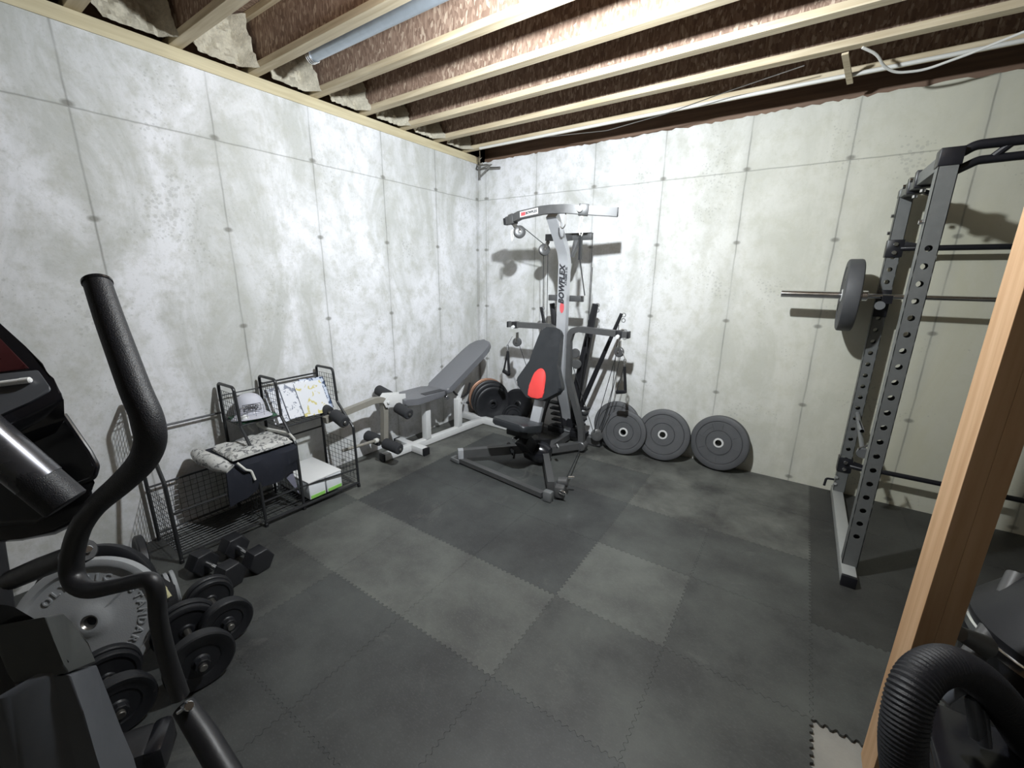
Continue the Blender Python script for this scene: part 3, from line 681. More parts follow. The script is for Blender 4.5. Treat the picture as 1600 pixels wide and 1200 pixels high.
bf.part('lettering', lambda bm: (logo(bm), logo2(bm)), M_decal, parent=mast, label='black brand lettering running up the silver mast', smooth=False)
def swoosh(bm):
    P = [(X0 + 0.005 + 0.020 * math.cos(a), -0.5328, 1.290 + 0.048 * math.sin(a)) for a in [2 * math.pi * i / 24 for i in range(24)]]
    prism(bm, P, (0, -0.0012, 0))
bf.part('emblem', swoosh, M_pink, parent=mast, label='pinkish red oval emblem', smooth=False)
# top bar, swept back at both ends
tb_pts = [(0.86, -0.70, 1.985), (0.93, -0.715, 1.995), (1.03, -0.765, 2.012), (1.26, -0.81, 2.028), (1.34, -0.81, 2.03), (1.45, -0.79, 2.028), (1.60, -0.72, 2.015), (1.785, -0.63, 2.0)]
tb = bf.part('top_crossbar', lambda bm: rect_tube(bm, tb_pts, 0.045, 0.06), M_gun)
sd_ = V((0.23, -0.045, 0.016)).normalized(); sn_ = V((-0.045, -0.23, 0)).normalized(); so_ = V((1.145, -0.7875, 2.020)) + sn_ * 0.0235
lb = bf.part('sticker', lambda bm: bar(bm, so_ - sd_ * 0.095, so_ + sd_ * 0.095, 0.002, 0.042), M_wplast, parent=tb, label='white sticker with red and black print')
bf.part('crossbar_lettering', lambda bm: add_text(bm, 'BOWFLEX', 0.026, so_ + sd_ * 0.028 + sn_ * 0.0015, sd_, (0, 0, 1), 0.001, 1.0, 0.0012), M_decal, parent=tb, smooth=False)
bf.part('red_print', lambda bm: bar(bm, so_ - sd_ * 0.082 + sn_ * 0.0012, so_ - sd_ * 0.035 + sn_ * 0.0012, 0.002, 0.026), M_pink, parent=tb)
bf.part('knob', lambda bm: (cyl(bm, (1.56, -0.765, 2.02), (1.56, -0.79, 2.02), 0.020, 20)), M_wplast, parent=tb, label='white round knob')
bf.part('sliding_collar', lambda bm: (bar(bm, (1.535, -0.752, 2.021), (1.60, -0.72, 2.016), 0.058, 0.078, bev=0.004), bar(bm, (0.90, -0.706, 1.990), (0.955, -0.725, 1.998), 0.058, 0.078, bev=0.004)), M_gun, parent=tb)
bf.part('end_cap', lambda bm: (bar(bm, (0.835, -0.695, 1.98), (0.865, -0.70, 1.985), 0.05, 0.055, bev=0.006), bar(bm, (1.783, -0.632, 2.0), (1.792, -0.628, 2.0), 0.047, 0.062, bev=0.003)), M_blk, parent=tb)
def jhook(bm, x, y, z): tube(bm, fillet([(x, y, z), (x, y, z - 0.085), (x - 0.022, y, z - 0.112), (x - 0.046, y, z - 0.085), (x - 0.048, y, z - 0.06)], 0.03), 0.0045, 8)
bf.part('hook', lambda bm: jhook(bm, 1.445, -0.78, 2.0), M_steel, parent=tb)
# upper rear bar and lower rear bar on the mast
rb_ = bf.part('upper_rear_bar', lambda bm: bar(bm, (1.085, -0.43, 1.865), (1.51, -0.43, 1.862), 0.045, 0.055, bev=0.003), M_gun)
bf.part('gusset', lambda bm: prism(bm, [(1.355, -0.45, 1.84), (1.40, -0.45, 1.84), (1.355, -0.47, 1.70), (1.340, -0.47, 1.70)], (0, 0.045, 0), 0.002), M_gun, parent=rb_)
bf.part('bracket', lambda bm: bar(bm, (X0, -0.44, 1.86), (X0, -0.60, 1.84), 0.07, 0.05), M_gun, parent=rb_)
bf.part('mid_rear_bar', lambda bm: (bar(bm, (1.115, -0.40, 1.36), (1.445, -0.40, 1.36), 0.04, 0.05, bev=0.003), bar(bm, (X0, -0.40, 1.36), (X0, -0.49, 1.36), 0.05, 0.04)), M_gun)
# pulleys
def pulley(name, c, n, r=0.042, parent=None, hang=None):
    c, n = V(c), V(n).normalized()
    p = bf.part(name, lambda bm: lathe(bm, [(0, 0.014), (r * 0.3, 0.016), (r * 0.9, 0.014), (r, 0.010), (r * 0.86, 0.0), (r, -0.010), (r * 0.9, -0.014), (r * 0.3, -0.016), (0, -0.014)], c, n, 28), M_gun, parent=parent)
    if hang is not None:
        bf.part('strap_bracket', lambda bm: (bar(bm, c - n * 0.018, V(hang) - n * 0.008, 0.004, 0.03), bar(bm, c + n * 0.018, V(hang) + n * 0.008, 0.004, 0.03), cyl(bm, c - n * 0.024, c + n * 0.024, 0.008, 10)), M_steel, parent=p)
    return p
pulley('pulley', (0.985, -0.70, 1.895), (0.7, -0.7, 0.1), 0.05, hang=(0.935, -0.715, 1.96))
pulley('pulley', (1.085, -0.46, 1.765), (0.75, -0.65, 0.2), 0.05, hang=(1.11, -0.44, 1.835))
pulley('pulley', (0.845, -0.505, 0.945), (0.25, -1, 0), 0.042, hang=(0.845, -0.505, 1.035))
pulley('pulley', (1.822, -0.475, 0.955), (-0.25, -1, 0), 0.042, hang=(1.822, -0.475, 1.045))
pulley('pulley', (1.395, -0.40, 0.885), (0.3, -1, 0), 0.042); pulley('pulley', (1.405, -0.38, 0.785), (0.3, -1, 0), 0.042)
pulley('pulley', (1.62, -0.33, 0.14), (0.6, -1, 0.2), 0.055)
# rowing arms / uprights: bent tubes from the floor up and out to the sides
def side(sx):
    m = lambda x: X0 + sx * (x - X0)
    pts = [(m(1.535), -0.46, 0.06), (m(1.52), -0.46, 0.22), (m(1.50), -0.465, 0.30), (m(1.375), -0.47, 0.68), (m(1.365), -0.475, 1.0), (m(1.39), -0.475, 1.09), (m(1.46), -0.475, 1.112), (m(1.60), -0.475, 1.108), (m(1.885), -0.475, 1.10)]
    return fillet(pts, 0.05, 4)
for sx in (1, -1):
    ua = bf.part('side_arm', lambda bm: rect_tube(bm, side(sx), 0.05, 0.048, up=(0, -1, 0)), M_gun)
    xe = X0 + sx * (1.87 - X0)
    bf.part('arm_collar', lambda bm: (box(bm, (X0 + sx * (1.815 - X0), -0.475, 1.10), (0.05, 0.064, 0.06), bev=0.003), box(bm, (xe + sx * 0.02, -0.475, 1.10), (0.016, 0.055, 0.055), bev=0.003)), M_blk, parent=ua)
    bf.part('arm_knob', lambda bm: cyl(bm, (X0 + sx * (1.815 - X0), -0.505, 1.085), (X0 + sx * (1.815 - X0), -0.53, 1.08), 0.016, 14), M_wplast, parent=ua, label='pale round knob')
# floor frame: V of two beams from the middle to the front feet, tie tube, rear beams
J = V((X0, -0.76, 0.10))
lf, rf = V((0.80, -1.27, 0.085)), V((1.70, -1.33, 0.085))
bm_l = bf.part('floor_beam', lambda bm: rect_tube(bm, [J, lf], 0.05, 0.075), M_gun)
bf.part('beam_end', lambda bm: bar(bm, lf + V((0.012, 0.012, 0)), lf - V((0.02, 0.02, 0)), 0.054, 0.08, bev=0.002), M_silver, parent=bm_l, label='bright silver rim at the beam end')
bf.part('floor_beam', lambda bm: rect_tube(bm, [J, rf], 0.05, 0.075), M_gun)
bf.part('floor_beam', lambda bm: rect_tube(bm, [J + V((0.02, 0, -0.03)), (1.52, -0.46, 0.06)], 0.05, 0.06), M_gun)
bf.part('floor_beam', lambda bm: rect_tube(bm, [J + V((-0.02, 0, -0.03)), (1.10, -0.46, 0.06)], 0.05, 0.06), M_gun)
bf.part('rear_crossbar', lambda bm: (rect_tube(bm, [(0.93, -0.27, 0.055), (1.64, -0.27, 0.055)], 0.06, 0.06), rect_tube(bm, [(X0, -0.75, 0.055), (X0, -0.2, 0.055)], 0.06, 0.06)), M_gun)
bf.part('front_tie_tube', lambda bm: (rect_tube(bm, [(0.74, -1.275, 0.026), (0.815, -1.28, 0.03), (1.66, -1.375, 0.03)], 0.045, 0.035)), M_gun)
bf.part('foot', lambda bm: (box(bm, (0.755, -1.275, 0.022), (0.10, 0.07, 0.035), bev=0.005, rz=-0.1), box(bm, (1.71, -1.385, 0.04), (0.065, 0.05, 0.078), bev=0.008)), M_grey)
bf.part('hub_joint', lambda bm: cyl(bm, (1.535, -0.50, 0.06), (1.535, -0.42, 0.06), 0.045, 20), M_gun)
lp = bf.part('floor_pulley_block', lambda bm: (box(bm, (1.755, -1.29, 0.06), (0.07, 0.11, 0.085), bev=0.012, rz=0.3), cyl(bm, (1.72, -1.26, 0.10), (1.79, -1.24, 0.11), 0.035, 16)), M_gun)
bf.part('snap_hook', lambda bm: (tube(bm, [V((1.80 + 0.028 * math.cos(a), -1.345, 0.075 + 0.012 * math.sin(a))) for a in [2 * math.pi * i / 16 for i in range(16)]], 0.004, 6, closed=True), cyl(bm, (1.78, -1.22, 0.135), (1.82, -1.20, 0.14), 0.010, 10)), M_chrome, parent=lp)
# seat rail, carriage, seat
def beamx(bm): rect_tube(bm, [(X0, -0.70, 0.12), (X0, -1.02, 0.22)], 0.06, 0.06)
bf.part('seat_support', lambda bm: (beamx(bm), bar(bm, (X0 - 0.02, -0.97, 0.16), (X0 - 0.02, -1.09, 0.28), 0.12, 0.10, bev=0.01), box(bm, (X0 - 0.03, -1.08, 0.335), (0.20, 0.15, 0.05), bev=0.01)), M_blk)
bf.part('carriage_housing', lambda bm: (lathe(bm, [(0, -0.12), (0.055, -0.115), (0.085, -0.09), (0.095, -0.02), (0.09, 0.06), (0.06, 0.11), (0, 0.12)], (X0 + 0.02, -0.90, 0.11), (1, 0.15, -0.1), 28)), M_gloss)
bf.part('lever', lambda bm: (tube(bm, [(X0 - 0.26, -0.93, 0.12), (X0 - 0.14, -1.03, 0.09)], 0.016, 10), tube(bm, fillet([(X0 - 0.14, -1.02, 0.12), (X0 - 0.12, -1.05, 0.09), (X0 - 0.13, -1.04, 0.06)], 0.01), 0.009, 8)), M_blk)
bf.part('adjustment_knob', lambda bm: (cyl(bm, (X0 - 0.02, -1.16, 0.30), (X0 - 0.02, -1.205, 0.30), 0.021, 18), cyl(bm, (X0 + 0.17, -0.85, 0.19), (X0 + 0.20, -0.87, 0.17), 0.012, 10)), M_chrome)
def seatpad(bm):
    o = rounded([(-0.17, -0.16), (0.15, -0.20), (0.18, 0.02), (0.10, 0.20), (-0.12, 0.20), (-0.19, 0.02)], 0.05, 5)
    c0 = V((X0 - 0.02, -1.12, 0.385)); U = V((1, 0.05, -0.05)); W = V((-0.05, 1, -0.24))
    prism(bm, [c0 + U * x + W * y for x, y in o], (0, 0.014, 0.052), 0.018, 3)
bf.part('seat', seatpad, M_bvinyl)
# seat back on its silver post
B0, B1 = V((X0 + 0.035, -1.005, 0.38)), V((X0 + 0.035, -0.68, 1.13))
bd = (B1 - B0).normalized(); bn = V((0, -bd.z, bd.y)).normalized()
bf.part('back_post', lambda bm: bar(bm, B0 + V((0, 0.02, 0)), B0 + bd * 0.55 + V((0, 0.02, 0)), 0.085, 0.04, up=bn, bev=0.003), M_silver, label='bright silver back post')
def backpad(bm):
    o = rounded([(-0.085, 0.80), (0.085, 0.80), (0.115, 0.62), (0.13, 0.50), (0.205, 0.345), (0.205, 0.30), (0.075, 0.205), (-0.075, 0.205), (-0.205, 0.30), (-0.205, 0.345), (-0.13, 0.50), (-0.115, 0.62)], 0.045, 4)
    prism(bm, [B0 + V((1, 0, 0)) * x + bd * y + bn * 0.012 for x, y in o], bn * 0.07, 0.02, 3)
bp = bf.part('backrest', backpad, M_bvinyl)
def redi(bm):
    o = [(0.068 * math.cos(a) if a > math.pi or a < 0 else 0.068 * math.cos(a), 0) for a in (0,)]
    pts = []
    for i in range(17):
        t = math.pi * i / 16; pts.append((0.066 * math.cos(t), 0.30 + 0.155 * math.sin(t) ** 0.8))
    pts = pts + [(-0.074, 0.27), (-0.066, 0.222), (-0.03, 0.208), (0.03, 0.208), (0.066, 0.222), (0.074, 0.27)]
    prism(bm, [B0 + V((1, 0, 0)) * x + bd * y + bn * 0.076 for x, y in pts], bn * 0.014, 0.006, 2)
bf.part('lumbar_insert', redi, M_red, parent=bp, label='bright red lumbar insert')
# flexing rods fanning up from the rear base
def rod_at(tip, w_, n_=1, nm='power_rod'):
    base = V((X0 + (tip[0] - X0) * 0.10, -0.30, 0.16)); tip = V(tip)
    r_ = bf.part(nm, lambda bm: tube(bm, [base, base.lerp(tip, 0.5), tip], [w_ * 1.0, w_ * 0.85, w_ * 0.55], 10), M_blk)
    bf.part('rod_ring', lambda bm: [tube(bm, [tip + V((0.022 + 0.016 * math.cos(a), -0.004, -0.01 - 0.045 * q + 0.016 * math.sin(a))) for a in [2 * math.pi * i / 14 for i in range(14)]], 0.0035, 6, closed=True) for q in (0, 1)], M_chrome, parent=r_)
    return r_
rod_at((1.505, -0.27, 1.315), 0.052); rod_at((1.745, -0.27, 1.245), 0.026); rod_at((0.955, -0.27, 1.26), 0.026); rod_at((1.075, -0.27, 1.30), 0.048)
def rodbase(bm):
    for sx in (-1, 1):
        for k in range(5): box(bm, (X0 + sx * (0.10 + 0.012 * k), -0.30 + 0.0 * k, 0.14 + 0.055 * k), (0.11, 0.07, 0.018), bev=0.004)
        box(bm, (X0 + sx * 0.12, -0.30, 0.10), (0.16, 0.09, 0.06), bev=0.006)
bf.part('rod_box', rodbase, M_blk)
# cables
def cable(pts, r=0.0032): return bf.part('cable', lambda bm: tube(bm, [V(p) for p in pts], r, 6), M_wire)
cable([(0.985, -0.66, 1.94), (1.085, -0.44, 1.80)]); cable([(1.115, -0.45, 1.74), (1.115, -0.40, 0.25)]); cable([(1.06, -0.43, 1.74), (1.055, -0.36, 0.3)])
cable([(1.545, -0.47, 1.62), (1.52, -0.43, 0.90)]); cable([(1.51, -0.42, 1.86), (1.50, -0.40, 0.9)])
cable([(1.50, -0.42, 0.95), (1.435, -0.39, 0.30)]); cable([(1.80, -0.475, 0.93), (1.60, -0.36, 0.17)]); cable([(1.835, -0.475, 0.92), (1.74, -0.40, 0.45), (1.66, -0.33, 0.18)]); cable([(1.36, -0.39, 0.80), (1.58, -0.33, 0.17)])
cable([(0.865, -0.505, 0.93), (1.10, -0.40, 0.22)], 0.0028); cable([(1.77, -1.24, 0.12), (1.56, -0.55, 0.06)], 0.004); cable([(1.735, -0.29, 1.15), (1.735, -0.33, 0.6), (1.64, -0.30, 0.18)]); cable([(0.985, -0.29, 1.17), (0.985, -0.33, 0.6), (1.05, -0.30, 0.2)])
def carab(bm, x, y, z, h=0.075, w_=0.017): tube(bm, [V((x + w_ * (0.75 + 0.25 * math.cos(a)) * math.sin(a) if True else 0, y, z + h / 2 * math.cos(a))) for a in [2 * math.pi * i / 18 for i in range(18)]], 0.0042, 8, closed=True)
ch = bf.part('hanging_strap', lambda bm: (bar(bm, (1.562, -0.745, 1.845), (1.555, -0.73, 1.67), 0.016, 0.03, up=(0, 1, 0)), bar(bm, (1.555, -0.73, 1.67), (1.55, -0.60, 1.40), 0.004, 0.012, up=(0, 1, 0))), M_wire)
bf.part('snap_hook', lambda bm: (carab(bm, 1.565, -0.755, 1.885, 0.10, 0.024), carab(bm, 1.565, -0.76, 1.955, 0.035, 0.013)), M_cord, parent=ch, label='white snap hook')
bf.part('snap_hook', lambda bm: (carab(bm, 0.925, -0.72, 1.87, 0.085, 0.014)), M_cord, label='white snap hook')
for sx in (-1, 1):
    xx = X0 + sx * (1.885 - X0) ; yy = -0.50
    gh = bf.part('hand_grip', lambda bm: (bar(bm, (xx - 0.05, yy, 0.635 - 0.012 * sx), (xx + 0.035, yy - 0.02, 0.635 + 0.012 * sx), 0.034, 0.03, bev=0.006),
        bar(bm, (xx - 0.047, yy, 0.64), (xx, yy, 0.845), 0.026, 0.004), bar(bm, (xx + 0.032, yy - 0.02, 0.64), (xx, yy, 0.845), 0.026, 0.004)), M_blk)
    bf.part('snap_hook', lambda bm: (carab(bm, xx, yy, 0.88, 0.06, 0.012), tube(bm, [(xx, yy, 0.91), (X0 + sx * (1.84 - X0), -0.49, 0.99)], 0.003, 6)), M_chrome, parent=gh)

# ------------------------------------------------------------------ white weight bench with leg developer
bx = 0.30
be = Obj('weight_bench', 'white framed adjustable weight bench with grey pads by left wall', 'weight bench', (bx, -1.0, 0))
sp0, sp1 = V((0.235, -1.63, 0.036)), V((0.335, -0.40, 0.036))
def spx(y): return sp0.x + (sp1.x - sp0.x) * (y - sp0.y) / (sp1.y - sp0.y)
be.part('spine_tube', lambda bm: bar(bm, sp0, sp1, 0.06, 0.06, bev=0.003), M_white)
be.part('end_cap', lambda bm: bar(bm, sp0, sp0 - V((0.002, 0.022, 0)), 0.062, 0.062, bev=0.004), M_blk)
fc = be.part('front_foot_tube', lambda bm: bar(bm, (0.06, -1.32, 0.036), (0.435, -1.335, 0.036), 0.065, 0.062, bev=0.003), M_white)
be.part('end_cap', lambda bm: (bar(bm, (0.435, -1.335, 0.036), (0.458, -1.336, 0.036), 0.067, 0.066, bev=0.004), bar(bm, (0.06, -1.32, 0.036), (0.04, -1.32, 0.036), 0.067, 0.066, bev=0.004)), M_blk, parent=fc)
be.part('rear_foot_tube', lambda bm: bar(bm, (0.03, -0.37, 0.036), (0.67, -0.395, 0.036), 0.065, 0.062, bev=0.003), M_white)
be.part('post', lambda bm: bar(bm, (0.28, -1.16, 0.066), (0.285, -1.16, 0.43), 0.06, 0.06, bev=0.003), M_white)
be.part('post', lambda bm: bar(bm, (0.305, -0.75, 0.066), (0.31, -0.75, 0.36), 0.06, 0.06, bev=0.003), M_white)
be.part('seat_rail', lambda bm: bar(bm, (0.27, -1.44, 0.45), (0.30, -0.98, 0.445), 0.05, 0.05), M_white)
be.part('backrest_rail', lambda bm: (bar(bm, (0.30, -1.00, 0.44), (0.315, -0.36, 0.78), 0.05, 0.04), bar(bm, (0.305, -0.75, 0.34), (0.312, -0.60, 0.62), 0.035, 0.02)), M_white)
be.part('pivot_bolt', lambda bm: (cyl(bm, (0.40, -1.02, 0.455), (0.43, -1.02, 0.455), 0.022, 18), cyl(bm, (0.335, -0.74, 0.33), (0.42, -0.74, 0.335), 0.009, 10)), M_chrome)
be.part('post_knob', lambda bm: cyl(bm, (0.42, -0.74, 0.335), (0.44, -0.74, 0.336), 0.015, 12), M_blk)
be.part('adjuster_loop', lambda bm: tube(bm, fillet([(0.27, -0.80, 0.46), (0.28, -0.74, 0.39), (0.33, -0.70, 0.37), (0.36, -0.66, 0.40), (0.36, -0.62, 0.50)], 0.03), 0.010, 8), M_blk)
def seatp(bm):
    o = rounded([(0.135, -1.37), (0.215, -1.47), (0.365, -1.47), (0.43, -1.38), (0.435, -1.03), (0.15, -1.03)], [0.04, 0.03, 0.03, 0.04, 0.05, 0.05], 4)
    prism(bm, [(x, y, 0.475) for x, y in o], (0, 0, 0.055), 0.016, 3)
be.part('seat', seatp, M_vinyl)
be.part('seat_strip', lambda bm: bar(bm, (0.37, -1.27, 0.532), (0.40, -1.06, 0.532), 0.07, 0.004), M_decal)
A0, A1 = V((0.30, -1.005, 0.475)), V((0.315, -0.30, 0.845))
ad = (A1 - A0).normalized(); an = V((0, -ad.z, ad.y)).normalized(); ax_ = V((1, 0, 0)); L_ = (A1 - A0).length
def bpad(bm):
    o = rounded([(-0.135, 0), (0.135, 0), (0.135, L_ * 0.72), (0.11, L_), (-0.11, L_), (-0.135, L_ * 0.72)], [0.035, 0.035, 0.05, 0.11, 0.11, 0.05], 6)
    prism(bm, [A0 + ax_ * x + ad * y for x, y in o], an * 0.06, 0.018, 3)
be.part('backrest', bpad, M_vinyl)
def rollr(bm, p0, p1, r=0.045): cyl(bm, p0, p1, r, 24, 0.18)
be.part('seat_bracket', lambda bm: (prism(bm, [(0.33, -1.66, 0.545), (0.33, -1.60, 0.60), (0.33, -1.43, 0.57), (0.33, -1.43, 0.48), (0.33, -1.50, 0.47), (0.33, -1.64, 0.50)], (-0.008, 0, 0), 0.001),
    prism(bm, [(0.24, -1.66, 0.545), (0.24, -1.60, 0.60), (0.24, -1.43, 0.57), (0.24, -1.43, 0.48), (0.24, -1.50, 0.47), (0.24, -1.64, 0.50)], (0.008, 0, 0), 0.001), cyl(bm, (0.23, -1.62, 0.54), (0.345, -1.62, 0.54), 0.012, 12)), M_white)
ld_ = be.part('leg_developer', lambda bm: (rect_tube(bm, fillet([(0.30, -2.16, 0.535), (0.29, -1.72, 0.575), (0.285, -1.63, 0.56), (0.285, -1.625, 0.44), (0.285, -1.65, 0.17)], 0.04), 0.045, 0.045, up=(1, 0, 0)), cyl(bm, (0.285, -1.70, 0.23), (0.29, -2.04, 0.255), 0.0125, 14)), M_beige)
def fr(nm, p0, p1, r=0.045): return be.part(nm, lambda bm: rollr(bm, p0, p1, r), M_foamr, parent=None)
fr('foam_roller', (0.10, -1.68, 0.22), (0.26, -1.665, 0.20)); fr('foam_roller', (0.31, -1.665, 0.195), (0.48, -1.65, 0.175))
fr('foam_roller', (0.12, -2.09, 0.60), (0.27, -2.10, 0.575), 0.04); fr('foam_roller', (0.33, -2.10, 0.57), (0.48, -2.12, 0.545), 0.042)
fr('foam_roller', (0.06, -1.50, 0.575), (0.23, -1.51, 0.545)); fr('foam_roller', (0.345, -1.54, 0.48), (0.50, -1.55, 0.45))
be.part('roller_axle', lambda bm: (cyl(bm, (0.09, -1.68, 0.222), (0.49, -1.65, 0.173), 0.012, 12), cyl(bm, (0.11, -2.09, 0.602), (0.49, -2.12, 0.543), 0.012, 12), cyl(bm, (0.05, -1.50, 0.577), (0.51, -1.552, 0.448), 0.012, 12)), M_steel)
be.part('collar_ring', lambda bm: cyl(bm, (0.287, -1.715, 0.231), (0.288, -1.745, 0.233), 0.02, 14), M_cord)

# ------------------------------------------------------------------ plates behind the bench
GB = 'iron plates behind the bench'
def iron(c, n, R, T, label, group, mat, nm='weight_plate', base=None):
    c, n = V(c), V(n).normalized()
    return single(nm, lambda bm: lathe(bm, plate_profile(R, T, 'iron'), c, n, 56), mat, label, 'weight plate', (c.x, c.y, c.z - R) if base is None else base, group)
nb = V((0.80, -0.56, 0.10)).normalized()
def stack(k, R): p = V((0.275, -0.19, 0)) + V((nb.x, nb.y, 0)) * k; return V((p.x, p.y, R * math.sqrt(1 - nb.z ** 2)))
iron(stack(-0.075, 0.215), nb, 0.215, 0.028, 'copper coloured iron plate at the back of the stack behind the bench', GB, M_copper)
iron(stack(-0.030, 0.205), nb, 0.205, 0.028, 'copper coloured iron plate nearer the black plates behind the bench', GB, M_copper)
iron(stack(0.025, 0.215), nb, 0.215, 0.036, 'black iron plate touching the copper coloured plates behind the bench', GB, M_iron)
iron(stack(0.075, 0.205), nb, 0.205, 0.036, 'black iron plate in the middle of the stack behind the bench', GB, M_iron)
iron(stack(0.125, 0.19), nb, 0.19, 0.036, 'black iron plate with pale hub at the front of the stack behind bench', GB, M_iron)
iron((0.575, -0.075, 0.173), V((0.1, -0.97, 0.18)), 0.175, 0.03, 'black iron plate leaning on back wall behind the stack by the bench', GB, M_iron)
iron((0.640, -0.265, 0.112), V((0.75, -0.62, 0.18)), 0.112, 0.035, 'small black iron plate leaning in front of the larger ones behind bench', GB, M_iron)

# ------------------------------------------------------------------ wire storage rack on the left wall
FR = [(-2.03, 0.445), (-2.44, 0.415), (-2.685, 0.41), (-3.125, 0.385)]
wr = Obj('wire_storage_rack', 'black wire sports storage rack standing along the left wall', 'storage rack', (0.22, -2.57, 0))
def fr_pts(y, xf, r_=0.03):
    return fillet([(0.045, y, 0.008), (0.045, y, 0.882), (0.255, y, 0.885), (0.272, y, 0.64), (xf - 0.004, y, 0.475), (xf, y, 0.008)], r_, 4)
for k, (y, xf) in enumerate(FR):
    f = wr.part('side_frame', lambda bm: tube(bm, fr_pts(y, xf), 0.0095, 10), M_wire)
    def um(bm): grid_wires(bm, (0.052, y, 0.65), (0.205, 0, 0), (0, 0, 0.19), 7, 6)
    def lm(bm): grid_wires(bm, (0.052, y, 0.06), (xf - 0.06, 0, 0), (0, 0, 0.30), 9, 8)
    wr.part('upper_mesh_panel', um, M_wire, parent=f)
    wr.part('lower_mesh_panel', lm, M_wire, parent=f)
    wr.part('foot_cap', lambda bm: cyl(bm, (xf, y, 0.0), (xf, y, 0.022), 0.012, 12), M_blk, parent=f)
def rail(p0, p1, r=0.0065, nm='rail'): return wr.part(nm, lambda bm: tube(bm, [p0, p1], r, 8), M_wire)
yA, yB, yC, yD = [f[0] for f in FR]; xA, xB, xC, xD = [f[1] for f in FR]
rail((0.045, yD, 0.69), (0.045, yC, 0.69)); rail((0.045, yD, 0.35), (0.045, yC, 0.35)); rail((xD, yD, 0.30), (xC, yC, 0.31)); rail((xD, yD, 0.05), (xC, yC, 0.045)); rail((0.045, yD, 0.05), (0.045, yA, 0.05))
rail((xC, yC, 0.17), (xB, yB, 0.175)); rail((xB, yB, 0.17), (xA, yA, 0.15)); rail((xC, yC, 0.035), (xA, yA, 0.035), 0.011)
rail((0.045, yB, 0.825), (0.045, yA, 0.825)); rail((0.045, yB, 0.40), (0.045, yA, 0.40)); rail((0.262, yB, 0.555), (0.262, yA, 0.555)); rail((0.272, yC, 0.645), (0.272, yB, 0.645)); rail((0.045, yC, 0.64), (0.045, yB, 0.64))
rail((0.05, yC, 0.80), (0.05, yB, 0.80), 0.004)
wr.part('back_mesh_panel', lambda bm: grid_wires(bm, (0.045, yD, 0.055), (0, yC - yD, 0), (0, 0, 0.29), 13, 9), M_wire)
wr.part('bottom_mesh_shelf', lambda bm: grid_wires(bm, (0.05, yD, 0.047), (0, yC - yD, 0), (xD - 0.06, 0, 0), 13, 11), M_wire)
wr.part('bottom_mesh_shelf', lambda bm: grid_wires(bm, (0.05, yC, 0.042), (0, yA - yC, 0), (xB - 0.06, 0, 0), 18, 11), M_wire)
wr.part('upper_mesh_shelf', lambda bm: grid_wires(bm, (0.05, yC, 0.641), (0, yB - yC, 0), (0.215, 0, 0), 7, 7), M_wire)
wr.part('shelf_guard', lambda bm: grid_wires(bm, (0.268, yC, 0.645), (0, yB - yC, 0), (-0.003, 0, 0.10), 5, 2, 0.001), M_wire)
wr.part('upper_mesh_shelf', lambda bm: grid_wires(bm, (0.05, yB, 0.553), (0, yA - yB, 0), (0.21, 0, 0), 11, 6), M_wire)
wr.part('mid_mesh_shelf', lambda bm: grid_wires(bm, (0.05, yC, 0.455), (0, yB - yC, 0), (xC - 0.07, 0, 0), 7, 9), M_wire)
wr.part('ball_hook_rail', lambda bm: [tube(bm, [V((0.06 + 0.045 * q + 0.02 * math.cos(a), yD + 0.03 * math.sin(a) + 0.03, 0.885 + 0.012 * math.sin(a))) for a in [2 * math.pi * i / 14 for i in range(14)]], 0.0025, 5, closed=True) for q in range(4)], M_wire)

# cap, golf ball and felt on the upper shelf
single('felt_cloth', lambda bm: prism(bm, [(x, y, 0.644) for x, y in rounded([(0.055, yC + 0.015), (0.262, yC + 0.015), (0.262, yB - 0.012), (0.055, yB - 0.012)], 0.02)], (0, 0, 0.012), 0.004), M_green,
       'green felt cloth lying under the pale cap on the wire rack', 'cloth', (0.16, -2.56, 0.645))
cx, cy, cz = 0.142, -2.565, 0.672
cap = Obj('baseball_cap', 'pale lilac grey baseball cap with square logo on upper rack shelf', 'cap', (cx, cy, 0.657))
fd = V((0.96, -0.28, 0)).normalized(); sd = V((-fd.y, fd.x, 0))           # facing of the brim / sideways
def dome(bm):
    rings = []; NR, NS = 10, 32
    for i in range(NR + 1):
        t = i / NR * math.pi / 2; rr = math.cos(t); hh = math.sin(t)
        if i == NR: rings.append([bm.verts.new((cx, cy, cz + 0.128))]); break
        rings.append([bm.verts.new(V((cx, cy, cz)) + fd * (0.100 * rr ** 0.62 * math.cos(a)) + sd * (0.088 * rr ** 0.62 * math.sin(a)) + V((0, 0, 0.128 * hh ** 1.0))) for a in [2 * math.pi * k / NS for k in range(NS)]])
    for a, b in zip(rings, rings[1:]):
        for k in range(NS):
            j = (k + 1) % NS
            if len(b) == 1: bm.faces.new((a[k], a[j], b[0]))
            else: bm.faces.new((a[k], a[j], b[j], b[k]))
    bm.faces.new(rings[0][::-1])
crown = cap.part('crown', dome, M_cap)
